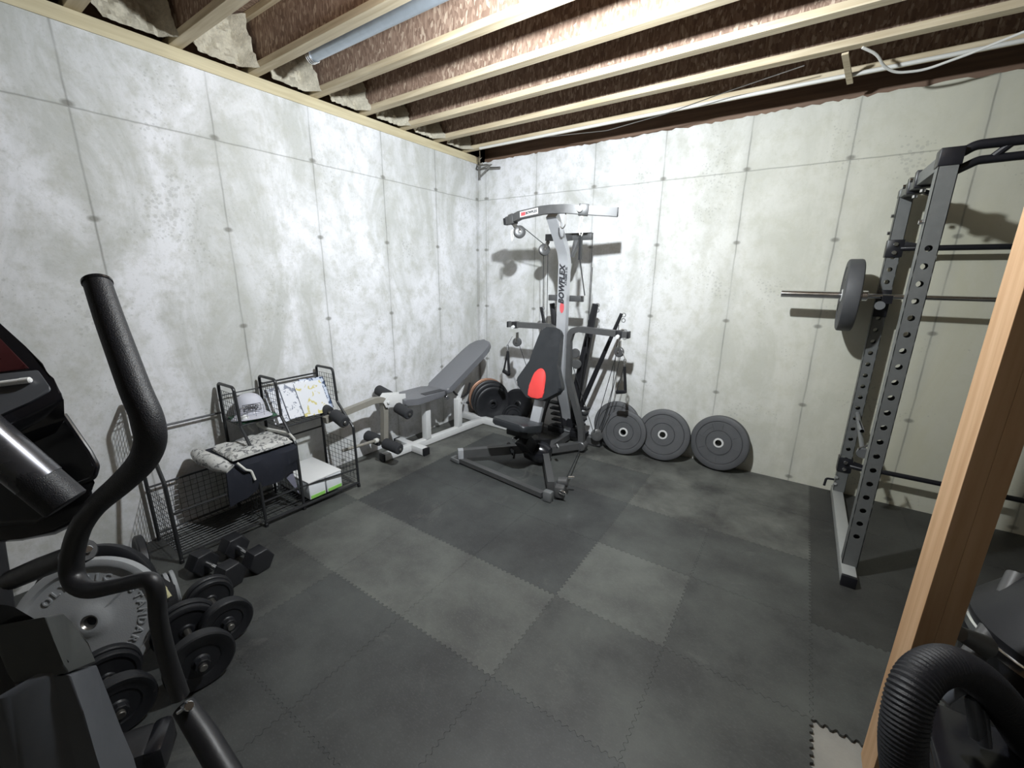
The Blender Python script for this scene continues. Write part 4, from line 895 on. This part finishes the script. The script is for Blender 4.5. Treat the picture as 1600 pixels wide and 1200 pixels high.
def brimf(bm):
    top, bot = [], []; n1, n2 = 18, 6
    for i in range(n1 + 1):
        a = -1.25 + 2.5 * i / n1; row = []
        for j in range(n2 + 1):
            q = j / n2; R0 = 0.094; R1 = 0.094 + 0.075 * math.cos(a) ** 0.6
            r = R0 + (R1 - R0) * q
            row.append(V((cx, cy, cz)) + fd * (r * math.cos(a)) + sd * (r * math.sin(a) * 0.92) + V((0, 0, 0.008 - 0.022 * abs(math.sin(a)) ** 2 * q - 0.006 * q)))
        top.append([bm.verts.new(p + V((0, 0, 0.003))) for p in row]); bot.append([bm.verts.new(p) for p in row])
    for i in range(n1):
        for j in range(n2):
            bm.faces.new((top[i][j], top[i + 1][j], top[i + 1][j + 1], top[i][j + 1])); bm.faces.new((bot[i][j], bot[i][j + 1], bot[i + 1][j + 1], bot[i + 1][j]))
        bm.faces.new((top[i][n2], top[i + 1][n2], bot[i + 1][n2], bot[i][n2])); bm.faces.new((top[i + 1][0], top[i][0], bot[i][0], bot[i + 1][0]))
    for i in (0, n1):
        for j in range(n2): bm.faces.new((top[i][j], top[i][j + 1], bot[i][j + 1], bot[i][j]))
cap.part('brim', brimf, M_cap)
def capl(bm):
    zd = V((-fd.x * 0.33, -fd.y * 0.33, 1)).normalized(); o = V((cx, cy, cz + 0.062)) + fd * 0.1005
    add_text(bm, 'PING', 0.030, o, sd, zd, 0.003, 1.05, 0.0012)
    for h in (-0.020, 0.020): bar(bm, o - sd * 0.048 + zd * h, o + sd * 0.048 + zd * h, 0.003, 0.003)
    for h in (-0.048, 0.048): bar(bm, o + sd * h - zd * 0.0215, o + sd * h + zd * 0.0215, 0.003, 0.003)
cap.part('front_lettering', capl, M_decal, parent=crown, smooth=False)
single('golf_ball', lambda bm: bmesh.ops.create_uvsphere(bm, u_segments=24, v_segments=16, radius=0.0215, matrix=Matrix.Translation((0.247, -2.645, 0.6785))), M_wplast, 'white golf ball beside the cap on green felt', 'golf ball', (0.247, -2.645, 0.657))

# magazines leaning in the upper basket
mg = [(0.155, -2.36, 0.05, 0.20, 0, 'white and blue magazine leaning furthest left in the wire basket'), (0.170, -2.26, 0.0, 0.21, 0, 'white printed magazine leaning in the middle of the wire basket'),
      (0.185, -2.17, -0.08, 0.20, 2, 'white magazine with yellow patches leaning right of middle in the wire basket'), (0.15, -2.12, -0.12, 0.19, 1, 'blue grey magazine leaning furthest right in the wire basket')]
for k, (mx, my, rz, wd, mi, lb_) in enumerate(mg):
    def fn(bm):
        u = V((math.sin(rz) * 0.2, math.cos(rz), math.sin(rz) * 0.6)).normalized(); vv = V((-0.42, 0, 0.9)).normalized()
        o = V((mx + 0.062 - 0.02 * k % 3 * 0.0, my, 0.575 + 0.012 * (k % 2)))
        prism(bm, [o - u * wd / 2, o + u * wd / 2, o + u * wd / 2 + vv * 0.245, o - u * wd / 2 + vv * 0.245], u.cross(vv) * 0.006)
    single('magazine', fn, M_mag[mi], lb_, 'magazine', (mx, my, 0.56), 'magazines in the wire basket', smooth=False)

# folded clothes on the middle shelf
cl = Obj('folded_clothes', 'navy trousers and printed shirt draped over middle shelf of wire rack', 'clothes', (0.22, -2.62, 0.46))
def navy(bm):
    rnd = random.Random(11); prof = [(0.06, 0.485), (0.15, 0.50), (0.28, 0.505), (0.40, 0.495), (0.435, 0.46), (0.44, 0.38), (0.43, 0.30), (0.42, 0.24)]
    ys = [-2.86 + 0.042 * i for i in range(11)]; top = []; bot = []
    for i, y in enumerate(ys):
        tr, br = [], []
        for j, (x, z) in enumerate(prof):
            e = 0.02 * math.sin(i * 1.3 + j * 0.8) if j > 3 else 0.006 * math.sin(i * 0.9 + j)
            cut = 0.06 * (i / 10) if j > 5 else 0
            tr.append(bm.verts.new((x + e, y, z + cut - (0.02 if i == 0 else 0)))); br.append(bm.verts.new((x + e - (0.012 if j > 3 else 0), y, z + cut - 0.018 + (0.012 if j > 4 else 0))))
        top.append(tr); bot.append(br)
    n, m = len(ys), len(prof)
    for i in range(n - 1):
        for j in range(m - 1):
            bm.faces.new((top[i][j], top[i + 1][j], top[i + 1][j + 1], top[i][j + 1])); bm.faces.new((bot[i][j], bot[i][j + 1], bot[i + 1][j + 1], bot[i + 1][j]))
        bm.faces.new((top[i][m - 1], top[i + 1][m - 1], bot[i + 1][m - 1], bot[i][m - 1])); bm.faces.new((top[i + 1][0], top[i][0], bot[i][0], bot[i + 1][0]))
    for i in (0, n - 1):
        for j in range(m - 1): bm.faces.new((top[i][j], top[i][j + 1], bot[i][j + 1], bot[i][j]))
cl.part('navy_trousers', navy, M_cloth)
def slab(bm, x0, x1, y0, y1, z, h, seed, amp=0.008, nx=12, ny=14):
    rnd = random.Random(seed); T, B = {}, {}
    for i in range(nx + 1):
        for j in range(ny + 1):
            x = x0 + (x1 - x0) * i / nx; y = y0 + (y1 - y0) * j / ny; e = min(i, nx - i, j, ny - j)
            T[i, j] = bm.verts.new((x, y, z + h * (1 if e > 0 else 0.5) + rnd.uniform(-amp, amp))); B[i, j] = bm.verts.new((x, y, z))
    for i in range(nx):
        for j in range(ny):
            bm.faces.new((T[i, j], T[i + 1, j], T[i + 1, j + 1], T[i, j + 1])); bm.faces.new((B[i, j], B[i, j + 1], B[i + 1, j + 1], B[i + 1, j]))
    for i in range(nx):
        for j in (0, ny): bm.faces.new((T[i, j], T[i + 1, j], B[i + 1, j], B[i, j]))
    for j in range(ny):
        for i in (0, nx): bm.faces.new((T[i, j], T[i, j + 1], B[i, j + 1], B[i, j]))
cl.part('printed_shirt', lambda bm: slab(bm, 0.16, 0.435, -2.82, -2.47, 0.505, 0.028, 4), M_print, label='black and white printed shirt lying on top')
cl.part('rolled_sleeve', lambda bm: (tube(bm, fillet([(0.10, -2.875, 0.49), (0.20, -2.89, 0.495), (0.34, -2.87, 0.485), (0.42, -2.83, 0.455)], 0.08), [0.035] + [0.042] * 12 + [0.03], 14)), M_print)
cl.part('drawstring', lambda bm: (tube(bm, fillet([(0.44, -2.80, 0.49), (0.462, -2.77, 0.44), (0.455, -2.74, 0.42), (0.462, -2.73, 0.36)], 0.02), 0.007, 8)), M_cord, label='white drawstring hanging down')
cl.part('waist_strap', lambda bm: (tube(bm, fillet([(0.10, -2.52, 0.64), (0.10, -2.52, 0.56), (0.20, -2.49, 0.545), (0.34, -2.44, 0.535), (0.435, -2.455, 0.52)], 0.04), 0.013, 8, flat=0.6), tube(bm, fillet([(0.08, -2.57, 0.64), (0.09, -2.57, 0.56), (0.13, -2.56, 0.54)], 0.02), 0.010, 8, flat=0.6)), M_cord, label='white strap curving over the clothes', )
def flag(bm): prism(bm, [(0.36, -2.53, 0.30), (0.37, -2.47, 0.33), (0.40, -2.455, 0.12)], (0.006, 0.0, 0), 0.001)
cl.part('hanging_corner', flag, simple('lilac_cloth', (0.18, 0.18, 0.23), 0.9))

# white flat boxes in the lower bay
bxz = Obj('storage_box', 'flat white storage box with lime green stripe in rack lower bay', 'box', (0.235, -2.28, 0.048))
sb_ = bxz.part('box_body', lambda bm: box(bm, (0.237, -2.335, 0.110), (0.365, 0.118, 0.12), bev=0.005), M_paper)
sb2 = bxz.part('box_body', lambda bm: box(bm, (0.237, -2.207, 0.110), (0.365, 0.118, 0.12), bev=0.005), M_paper)
bxz.part('lid', lambda bm: box(bm, (0.236, -2.271, 0.176), (0.372, 0.252, 0.012), bev=0.004), M_wplast)
bxz.part('green_stripe', lambda bm: box(bm, (0.4205, -2.335, 0.066), (0.003, 0.104, 0.022)), M_lime, parent=sb_); bxz.part('green_stripe', lambda bm: box(bm, (0.4205, -2.207, 0.066), (0.003, 0.104, 0.022)), M_lime, parent=sb2)

# ------------------------------------------------------------------ dumbbells
def hexdb(p0, p1, label):
    p0, p1 = V(p0), V(p1); d = (p1 - p0).normalized(); s = d.cross(V((0, 0, 1))).normalized(); u = V((0, 0, 1))
    t = Obj('hex_dumbbell', label, 'dumbbell', ((p0 + p1).x / 2, (p0 + p1).y / 2, 0), 'hexagonal dumbbells by the wire rack')
    def head(bm, c, sg):
        R = 0.060 / math.cos(math.pi / 6); P = [c + (s * math.cos(a) + u * math.sin(a)) * R for a in [math.pi / 3 * k for k in range(6)]]
        prism(bm, P, d * sg * 0.085, 0.010, 3)
    t.part('head', lambda bm: head(bm, p0 + d * 0.045, -1), M_iron); t.part('head', lambda bm: head(bm, p1 - d * 0.045, 1), M_iron)
    t.part('handle', lambda bm: tube(bm, [p0 + d * 0.04, p0.lerp(p1, 0.3), p0.lerp(p1, 0.5), p0.lerp(p1, 0.7), p1 - d * 0.04], [0.0165, 0.015, 0.0175, 0.015, 0.0165], 16), M_chrome)
hexdb((0.560, -3.085, 0.061), (0.785, -3.045, 0.061), 'black hex dumbbell nearer the camera of the pair beside the wire rack')
hexdb((0.545, -2.925, 0.061), (0.785, -2.905, 0.061), 'black hex dumbbell further from the camera beside the wire rack foot')
def rounddb(p0, p1, R, label):
    p0, p1 = V(p0), V(p1); d = (p1 - p0).normalized()
    t = Obj('plate_dumbbell', label, 'dumbbell', ((p0 + p1).x / 2, (p0 + p1).y / 2, 0), 'loaded dumbbells in the left foreground')
    for c, sg in ((p0, -1), (p1, 1)):
        t.part('round_plate', lambda bm: lathe(bm, plate_profile(R, 0.028, 'iron'), c, d * sg, 44), M_iron)
        t.part('round_plate', lambda bm: lathe(bm, plate_profile(R * 0.93, 0.024, 'iron'), c - d * sg * 0.029, d * sg, 44), M_iron)
        t.part('spin_collar', lambda bm: (cyl(bm, c + d * sg * 0.012, c + d * sg * 0.036, 0.026, 8)), M_iron)
    t.part('handle', lambda bm: cyl(bm, p0 - d * 0.05, p1 + d * 0.05, 0.0135, 16), M_steel)
GD = None
rounddb((0.930, -3.190, 0.103), (1.160, -3.205, 0.103), 0.100, 'black loaded dumbbell with round plates, furthest of the three in left foreground')
rounddb((1.060, -3.322, 0.118), (1.300, -3.352, 0.118), 0.115, 'black loaded dumbbell with round plates, middle of the three in left foreground')
rounddb((1.068, -3.575, 0.111), (1.265, -3.585, 0.111), 0.108, 'black loaded dumbbell with round plates, nearest the cross trainer housing')

# ------------------------------------------------------------------ big grey cast plate propped in the left foreground, and the pile behind it
gc = V((0.884, -3.551, 0.230)); gn = V((0.757, -0.555, 0.345)).normalized(); K = 0.24 / 0.225
g, gs, gu = orth(gn)
# picture-right and picture-up on the face of the plate
pr = (RT - gn * RT.dot(gn)).normalized(); pu = gn.cross(pr).normalized()
gp = Obj('olympic_plate', 'large pale grey cast iron plate with raised letters leaning in left foreground', 'weight plate', (gc.x, gc.y, 0.0))
gp.part('cast_disc', lambda bm: lathe(bm, [(a_ * K, b_) for a_, b_ in [(0.026, 0.018), (0.038, 0.018), (0.055, 0.006), (0.075, 0.001), (0.178, 0.001), (0.19, 0.004), (0.198, 0.018), (0.207, 0.021), (0.221, 0.019), (0.225, 0.012), (0.225, -0.012), (0.22, -0.018), (0.026, -0.018), (0.026, 0.018)]], gc, gn, 96), M_gplate)
word = 'OLYMPIC  STANDARD'
def letters(bm):
    for k, ch_ in enumerate(word):
        if ch_ == ' ': continue
        a = math.radians(148 - 190 * k / (len(word) - 1))
        r = pr * math.cos(a) + pu * math.sin(a); tdir = pr * math.sin(a) - pu * math.cos(a)
        add_text(bm, ch_, 0.038, gc + r * 0.164 + gn * 0.003, tdir, r, 0.006, 1.0, 0.0006)
gp.part('raised_letters', letters, M_gplate)
gp.part('raised_rib', lambda bm: (bar(bm, gc + (pr * 0.65 + pu * 0.75).normalized() * 0.055 + gn * 0.003, gc + (pr * 0.65 + pu * 0.75).normalized() * 0.14 + gn * 0.003, 0.004, 0.006)), M_gplate)
gp.part('hub_sleeve', lambda bm: lathe(bm, [(0.020, 0.010), (0.0262, 0.017), (0.0262, -0.017), (0.020, -0.012), (0.020, 0.010)], gc, gn, 32), M_steel)
def flatplate(x, y, z, R, T, lab): iron((x, y, z + T / 2), (0, 0, 1), R, T, lab, 'iron plates in the left foreground', M_iron, base=(x, y, z))
iron((0.70, -3.50, 0.215), V((0.75, -0.58, 0.30)), 0.215, 0.045, 'black iron plate standing behind the pale grey plate', 'iron plates in the left foreground', M_iron)
iron((0.50, -3.305, 0.150), V((-0.10, -0.98, 0.10)), 0.150, 0.032, 'black iron plate standing edge on beside the near end of wire rack', 'iron plates in the left foreground', M_iron)
for k in range(2):
    iron((0.690 - 0.0 * k, -3.245 - 0.024 * k, 0.080), V((-0.12, -0.99, 0.0)), 0.080, 0.018, ['small pale grey plate standing edge on nearer the wire rack', 'small pale grey plate standing edge on nearer the cross trainer'][k], 'small pale plates on edge', M_gplate)
gl = Obj('work_glove', 'pale yellow and black work glove lying behind the grey plate', 'glove', (0.74, -3.36, 0.13))
gl.part('palm', lambda bm: (lathe(bm, [(0, -0.07), (0.035, -0.06), (0.05, -0.02), (0.045, 0.04), (0.03, 0.06), (0, 0.065)], (0.70, -3.36, 0.165), (1, 0.2, 0.1), 20)), M_blk)
def fingers(bm):
    for k, (dx, dy, dz, L) in enumerate(((0.0, 0.045, 0.0, 0.075), (0.01, 0.015, 0.01, 0.085), (0.01, -0.015, 0.01, 0.08), (0.0, -0.042, 0.0, 0.065))):
        a = V((0.75 + dx, -3.355 + dy, 0.165 + dz)); tube(bm, fillet([a, a + V((L * 0.6, 0.005, -0.01)), a + V((L, 0.01, -0.04))], 0.02), [0.013] * 5 + [0.011] * 3, 10)
gl.part('fingers', fingers, M_yel, label='pale yellow glove fingers')
gk = Obj('gear_bag', 'small black gear bag slumped behind the grey plate', 'bag', (0.60, -3.40, 0))
gk.part('bag_body', lambda bm: lathe(bm, [(0, -0.13), (0.06, -0.125), (0.09, -0.08), (0.10, 0.0), (0.09, 0.09), (0.055, 0.13), (0, 0.135)], (0.70, -3.375, 0.075), (0.3, 1, 0), 24), simple('bag_cloth', (0.014, 0.014, 0.016), 0.9, bmp=0.4, bscale=90))
gk.part('handle', lambda bm: tube(bm, fillet([(0.68, -3.46, 0.13), (0.70, -3.44, 0.19), (0.71, -3.34, 0.19), (0.70, -3.30, 0.13)], 0.04), 0.008, 8), M_blk)
cb_ = at(215, 857, 2.14); single('chrome_bar', lambda bm: cyl(bm, at(206, 861, 2.13), at(229, 848, 2.15), 0.010, 14), M_chrome, 'short chrome bar lying on the pile below the wire rack', 'bar', tuple(cb_))

# ------------------------------------------------------------------ cross trainer at the left edge
et = Obj('elliptical_trainer', 'black cross trainer filling the left foreground with tall handlebar', 'cross trainer', (1.75, -3.75, 0))
arm = [(152, 441, 0.85, .0225), (170, 495, 0.83, .0235), (190, 550, 0.81, .024), (213, 612, 0.79, .0245), (231, 655, 0.785, .025), (235, 690, 0.79, .025), (222, 722, 0.81, .024), (190, 755, 0.85, .0225), (150, 790, 0.90, .021), (127, 822, 0.93, .0205),
       (115, 858, 0.95, .021), (112, 890, 0.96, .022), (120, 912, 0.955, .021), (142, 922, 0.945, .018), (180, 916, 0.93, .016), (222, 906, 0.91, .016), (238, 909, 0.905, .0165), (245, 930, 0.91, .0165), (248, 970, 0.93, .017), (262, 1030, 0.965, .018), (282, 1088, 0.99, .018)]
ap = [at(a, b, d) for a, b, d, r in arm]
def smooth_path(P, R, k=4):
    out, rr = [], []
    for i in range(len(P) - 1):
        a, b, c_, d_ = P[max(0, i - 1)], P[i], P[i + 1], P[min(len(P) - 1, i + 2)]
        for q in range(k):
            t = q / k; out.append(0.5 * ((2 * b) + (c_ - a) * t + (2 * a - 5 * b + 4 * c_ - d_) * t * t + (3 * b - a - 3 * c_ + d_) * t ** 3)); rr.append(R[i] + (R[i + 1] - R[i]) * t)
    out.append(P[-1]); rr.append(R[-1]); return out, rr
aP, aR = smooth_path(ap, [a[3] for a in arm])
cut = 32
hbm = et.part('moving_handlebar', lambda bm: tube(bm, aP[cut - 1:], aR[cut - 1:], 20), M_blk)
et.part('foam_grip', lambda bm: tube(bm, aP[:cut], aR[:cut], 24), M_soft, parent=hbm)
hd = (aP[1] - aP[0]).normalized()
et.part('end_cap', lambda bm: lathe(bm, [(0, -0.006), (0.018, -0.006), (0.0245, -0.002), (0.0245, 0.003), (0.022, 0.006), (0, 0.006)], aP[0], hd, 28), M_gloss, parent=hbm)
j0 = at(288, 1098, 0.995)
et.part('link_bolt', lambda bm: (cyl(bm, at(288, 1106, 0.985), at(296, 1103, 0.965), 0.010, 14), tube(bm, [at(278, 1114, 0.97), at(288, 1107, 0.97)], 0.004, 8)), M_chrome)
et.part('pedal_link', lambda bm: tube(bm, [at(288, 1104, 1.0), at(320, 1152, 0.97), at(352, 1206, 0.94), at(420, 1320, 0.86)], [0.024, 0.027, 0.028, 0.028], 16), M_blk)
et.part('cross_arm', lambda bm: tube(bm, [at(20, 905, 1.1), at(60, 888, 1.05), at(112, 868, 0.99)], [0.026, 0.026, 0.024], 14), M_blk)
et.part('arm_bolt', lambda bm: cyl(bm, at(132, 862, 1.04), at(138, 858, 1.02), 0.009, 12), M_chrome)
et.part('arm_hub', lambda bm: cyl(bm, at(118, 868, 1.03), at(132, 860, 1.02), 0.028, 18), M_blk)
AW = V((-0.10, 0.02, -0.05))
def poly(pts, d): return [at(a, b, d if len(q) == 2 else q[2]) for q in pts for a, b in (q[:2],)]
co = [(-70, 455, 1.02), (0, 505, 1.0), (40, 541, 0.985), (66, 573, 0.975), (74, 577, 0.97), (84, 591, 0.965), (99, 612, 0.955), (101, 620, 0.95), (60, 640, 0.925), (0, 668, 0.90), (-70, 700, 0.87)]
con = et.part('console', lambda bm: prism(bm, poly(co, 1), V((-0.03, -0.04, -0.055)), 0.008, 3), M_gloss)
def inset(pts, h, nrm): return lambda bm: prism(bm, poly(pts, 1), nrm * h, 0.001)
cn = ((at(66, 573, 0.975) - at(-70, 455, 1.02)).cross(at(-70, 700, 0.87) - at(-70, 455, 1.02))).normalized()
if cn.dot(CAM - at(0, 600, 0.95)) < 0: cn = -cn
def onface(px, py, lift=0.001):           # point of the console's tilted face seen there
    o = at(-70, 455, 1.02); r = at(px, py, 1) - CAM; t = (o - CAM).dot(cn) / r.dot(cn); return CAM + r * t + cn * lift
et.part('display', lambda bm: prism(bm, [onface(*q) for q in ((-60, 478), (0, 528), (48, 577), (0, 583), (-60, 590))], cn * 0.004, 0.001), M_dred, parent=con, label='dark red glossy display')
et.part('ledge', lambda bm: prism(bm, [onface(*q) for q in rounded([(-60, 594), (0, 587), (62, 580), (84, 611), (48, 631), (0, 652), (-60, 680)], [1, 1, 5, 6, 5, 1, 1], 3)], cn * 0.006, 0.002), M_cgrey, parent=con, label='grey reading ledge')
pn = Obj('marker_pen', 'white marker pen lying on the grey ledge of the console', 'pen', tuple(onface(20, 603, 0.014)))
pn.part('barrel', lambda bm: cyl(bm, onface(-30, 609, 0.0135), onface(40, 600, 0.0135), 0.0065, 14, 0.3), M_wplast)
pn.part('pen_cap', lambda bm: cyl(bm, onface(38, 600, 0.0135), onface(56, 598, 0.0135), 0.0070, 14, 0.3), M_wplast)
co2 = [(-70, 700, 0.93), (0, 664, 0.95), (60, 640, 0.97), (102, 620, 0.99), (103, 652, 1.0), (60, 668, 0.99), (0, 690, 0.97), (-70, 720, 0.95)]
et.part('console_lip', lambda bm: prism(bm, poly(co2, 1), V((-0.05, -0.02, -0.05)), 0.006, 2), M_gloss, parent=con)
ho = [(-70, 690), (0, 672), (60, 662), (103, 652), (122, 680), (140, 706), (151, 727), (149, 743), (140, 752), (145, 772), (142, 790), (126, 812), (85, 832), (30, 842), (-70, 850)]
hs = et.part('bottle_tray', lambda bm: prism(bm, poly(ho, 1.06), V((-0.12, 0.01, -0.06)), 0.012, 3), M_gloss)
et.part('tray_rim', lambda bm: tube(bm, fillet(poly([(100, 648), (122, 680), (140, 706), (152, 728), (147, 746), (118, 758), (80, 764)], 1.045), 0.02), 0.006, 10), M_gloss, parent=hs)
gr = et.part('fixed_grip', lambda bm: cyl(bm, at(-60, 650, 0.86), at(104, 788, 0.93), 0.040, 32, 0.08), M_soft)
et.part('pulse_sensor', lambda bm: cyl(bm, at(-55, 654, 0.862), at(62, 752, 0.912), 0.0412, 32, 0.02), simple('sensor_steel', (0.10, 0.10, 0.11), 0.28, metal=0.7), parent=gr)
et.part('lower_cover', lambda bm: prism(bm, poly([(-60, 760), (20, 740), (60, 770), (80, 800), (60, 812), (-60, 820)], 0.98), V((-0.1, 0.0, -0.05)), 0.01, 3), M_blk)
et.part('console_mast', lambda bm: tube(bm, [at(-40, 830, 1.15), at(-20, 960, 1.15), at(0, 1100, 1.15)], 0.05, 20), M_blk)
sh = [(-80, 980), (-20, 965), (33, 945), (72, 962), (88, 1000), (96, 1040), (108, 1052), (130, 1110), (150, 1180), (176, 1260), (192, 1320), (-80, 1320)]
shr = et.part('flywheel_housing', lambda bm: prism(bm, poly(sh, 1.02), V((-0.22, -0.16, -0.02)), 0.02, 4), M_gloss)
M_hous = simple('housing_satin', (0.085, 0.09, 0.10), 0.38, vary=0.1)
et.part('side_panel', lambda bm: prism(bm, poly([(108, 1054), (152, 1039, 1.13), (170, 1090, 1.13), (190, 1140, 1.12), (208, 1182, 1.12), (232, 1260, 1.10), (244, 1320, 1.10), (190, 1320, 1.0), (176, 1260, 1.0), (150, 1180, 1.0), (130, 1110, 1.0)], 1.0), V((-0.10, -0.08, -0.02)), 0.006, 3), M_hous, parent=shr)
et.part('side_panel', lambda bm: prism(bm, poly([(20, 1090, 0.965), (88, 1050, 1.0), (104, 1056, 1.01), (126, 1112, 1.01), (146, 1182, 1.01), (170, 1260, 1.01), (40, 1260, 0.965)], 1.0), V((-0.04, -0.03, -0.002)), 0.008, 3), M_hous, parent=shr)
et.part('upper_panel', lambda bm: prism(bm, poly([(72, 964), (98, 958, 1.12), (116, 972, 1.13), (140, 1004, 1.13), (151, 1034, 1.13), (108, 1051), (96, 1040), (88, 1000)], 1.0), V((-0.10, -0.08, -0.02)), 0.006, 3), simple('housing_grey', (0.055, 0.058, 0.056), 0.35), parent=shr)
et.part('floor_stabiliser', lambda bm: (bar(bm, (1.22, -3.95, 0.05), (1.465, -3.545, 0.052), 0.12, 0.095, bev=0.02)), M_blk)
et.part('stabiliser_cap', lambda bm: (bar(bm, (1.455, -3.56, 0.052), (1.485, -3.512, 0.052), 0.13, 0.10, bev=0.02)), M_gloss)
et.part('base_rail', lambda bm: bar(bm, (1.30, -3.86, 0.06), (2.55, -3.98, 0.06), 0.07, 0.07, bev=0.006), M_blk)

# ------------------------------------------------------------------ vacuum cleaner behind the stud, at right
vx, vy = 3.835, -2.02
vc = Obj('shop_vacuum', 'black drum vacuum with ribbed hose behind the stud at lower right', 'vacuum cleaner', (vx, vy, 0))
vc.part('drum', lambda bm: lathe(bm, [(0, 0.06), (0.20, 0.06), (0.23, 0.10), (0.25, 0.40), (0.255, 0.50), (0.24, 0.52), (0, 0.52)], (vx, vy, 0), (0, 0, 1), 56), M_gloss)
ld2 = vc.part('motor_head', lambda bm: lathe(bm, [(0, 0.522), (0.255, 0.522), (0.258, 0.56), (0.22, 0.62), (0.17, 0.68), (0.10, 0.72), (0, 0.73)], (vx, vy, 0), (0, 0, 1), 56), M_blk)
vc.part('chrome_band', lambda bm: lathe(bm, [(0.252, 0.50), (0.262, 0.505), (0.262, 0.53), (0.252, 0.535)], (vx, vy, 0), (0, 0, 1), 56), M_chrome, parent=ld2)
for k in range(3):
    a = k * 2.1 + 0.5; wx, wy = vx + 0.2 * math.cos(a), vy + 0.2 * math.sin(a)
    vc.part('caster', lambda bm: (cyl(bm, (wx - 0.015, wy, 0.035), (wx + 0.015, wy, 0.035), 0.035, 18), bar(bm, (wx, wy, 0.035), (wx, wy, 0.09), 0.03, 0.03)), M_grey)
hosep = [at(1440, 1480, 0.90), at(1425, 1290, 0.90), at(1411, 1190, 0.90), at(1413, 1130, 0.90), at(1426, 1076, 0.91), at(1452, 1046, 0.93), at(1490, 1040, 0.95), at(1535, 1066, 0.97), at(1576, 1112, 0.98), at(1612, 1165, 1.0), at(1660, 1215, 1.04), at(1740, 1240, 1.12), V((3.80, -2.2, 0.60))]
hP, hR = smooth_path(hosep, [0.04] * len(hosep), 12)
def resample(P, step):
    out = [P[0].copy()]; need = step
    for a, b in zip(P, P[1:]):
        L = (b - a).length; pos = need
        while pos <= L: out.append(a.lerp(b, pos / L)); pos += step
        need = pos - L
    return out
hP = resample(hP, 0.0022)
hR = [0.0405 + 0.0012 * math.sin(i * 2 * math.pi / 4) for i in range(len(hP))]
hs2 = vc.part('ribbed_hose', lambda bm: tube(bm, hP, hR, 22), M_soft)
vc.part('hose_handle', lambda bm: tube(bm, fillet([at(1468, 1090, 1.0), at(1500, 1066, 1.0), at(1528, 1090, 1.0), at(1536, 1160, 1.0)], 0.03), [0.02] * 20, 12, flat=0.7), M_cgrey, parent=hs2)
vc.part('wand_grip', lambda bm: bar(bm, at(1520, 1085, 0.985), at(1528, 1150, 0.985), 0.05, 0.02, bev=0.006), M_cgrey, parent=hs2, label='pale grey hose handle')
vc.part('wand', lambda bm: tube(bm, [at(1500, 1050, 1.20), at(1545, 990, 1.25), at(1590, 900, 1.3)], 0.026, 14), M_gun)
vc.part('wand_collar', lambda bm: tube(bm, [at(1500, 990, 1.18), at(1540, 1010, 1.18)], [0.02, 0.03], 12), M_grey)
tt = Obj('storage_tote', 'black plastic storage tote on the floor beside the stud at lower right', 'tote', (3.65, -2.62, -0.012))
tt.part('tub', lambda bm: (prism(bm, [(3.43, -2.86, -0.012), (3.87, -2.86, -0.012), (3.87, -2.38, -0.012), (3.43, -2.38, -0.012)], (0, 0, 0.44), 0.012)), M_blk)
tt.part('lid', lambda bm: box(bm, (3.65, -2.62, 0.442), (0.46, 0.50, 0.028), bev=0.008), M_gloss)
fl = (3.36, -2.42)
iron((3.335, -2.415, 0.022), (0, 0, 1), 0.075, 0.04, 'small round dark weight lying flat at the foot of the stud', 'weights by the stud', M_gun, base=(3.335, -2.415, 0.002))
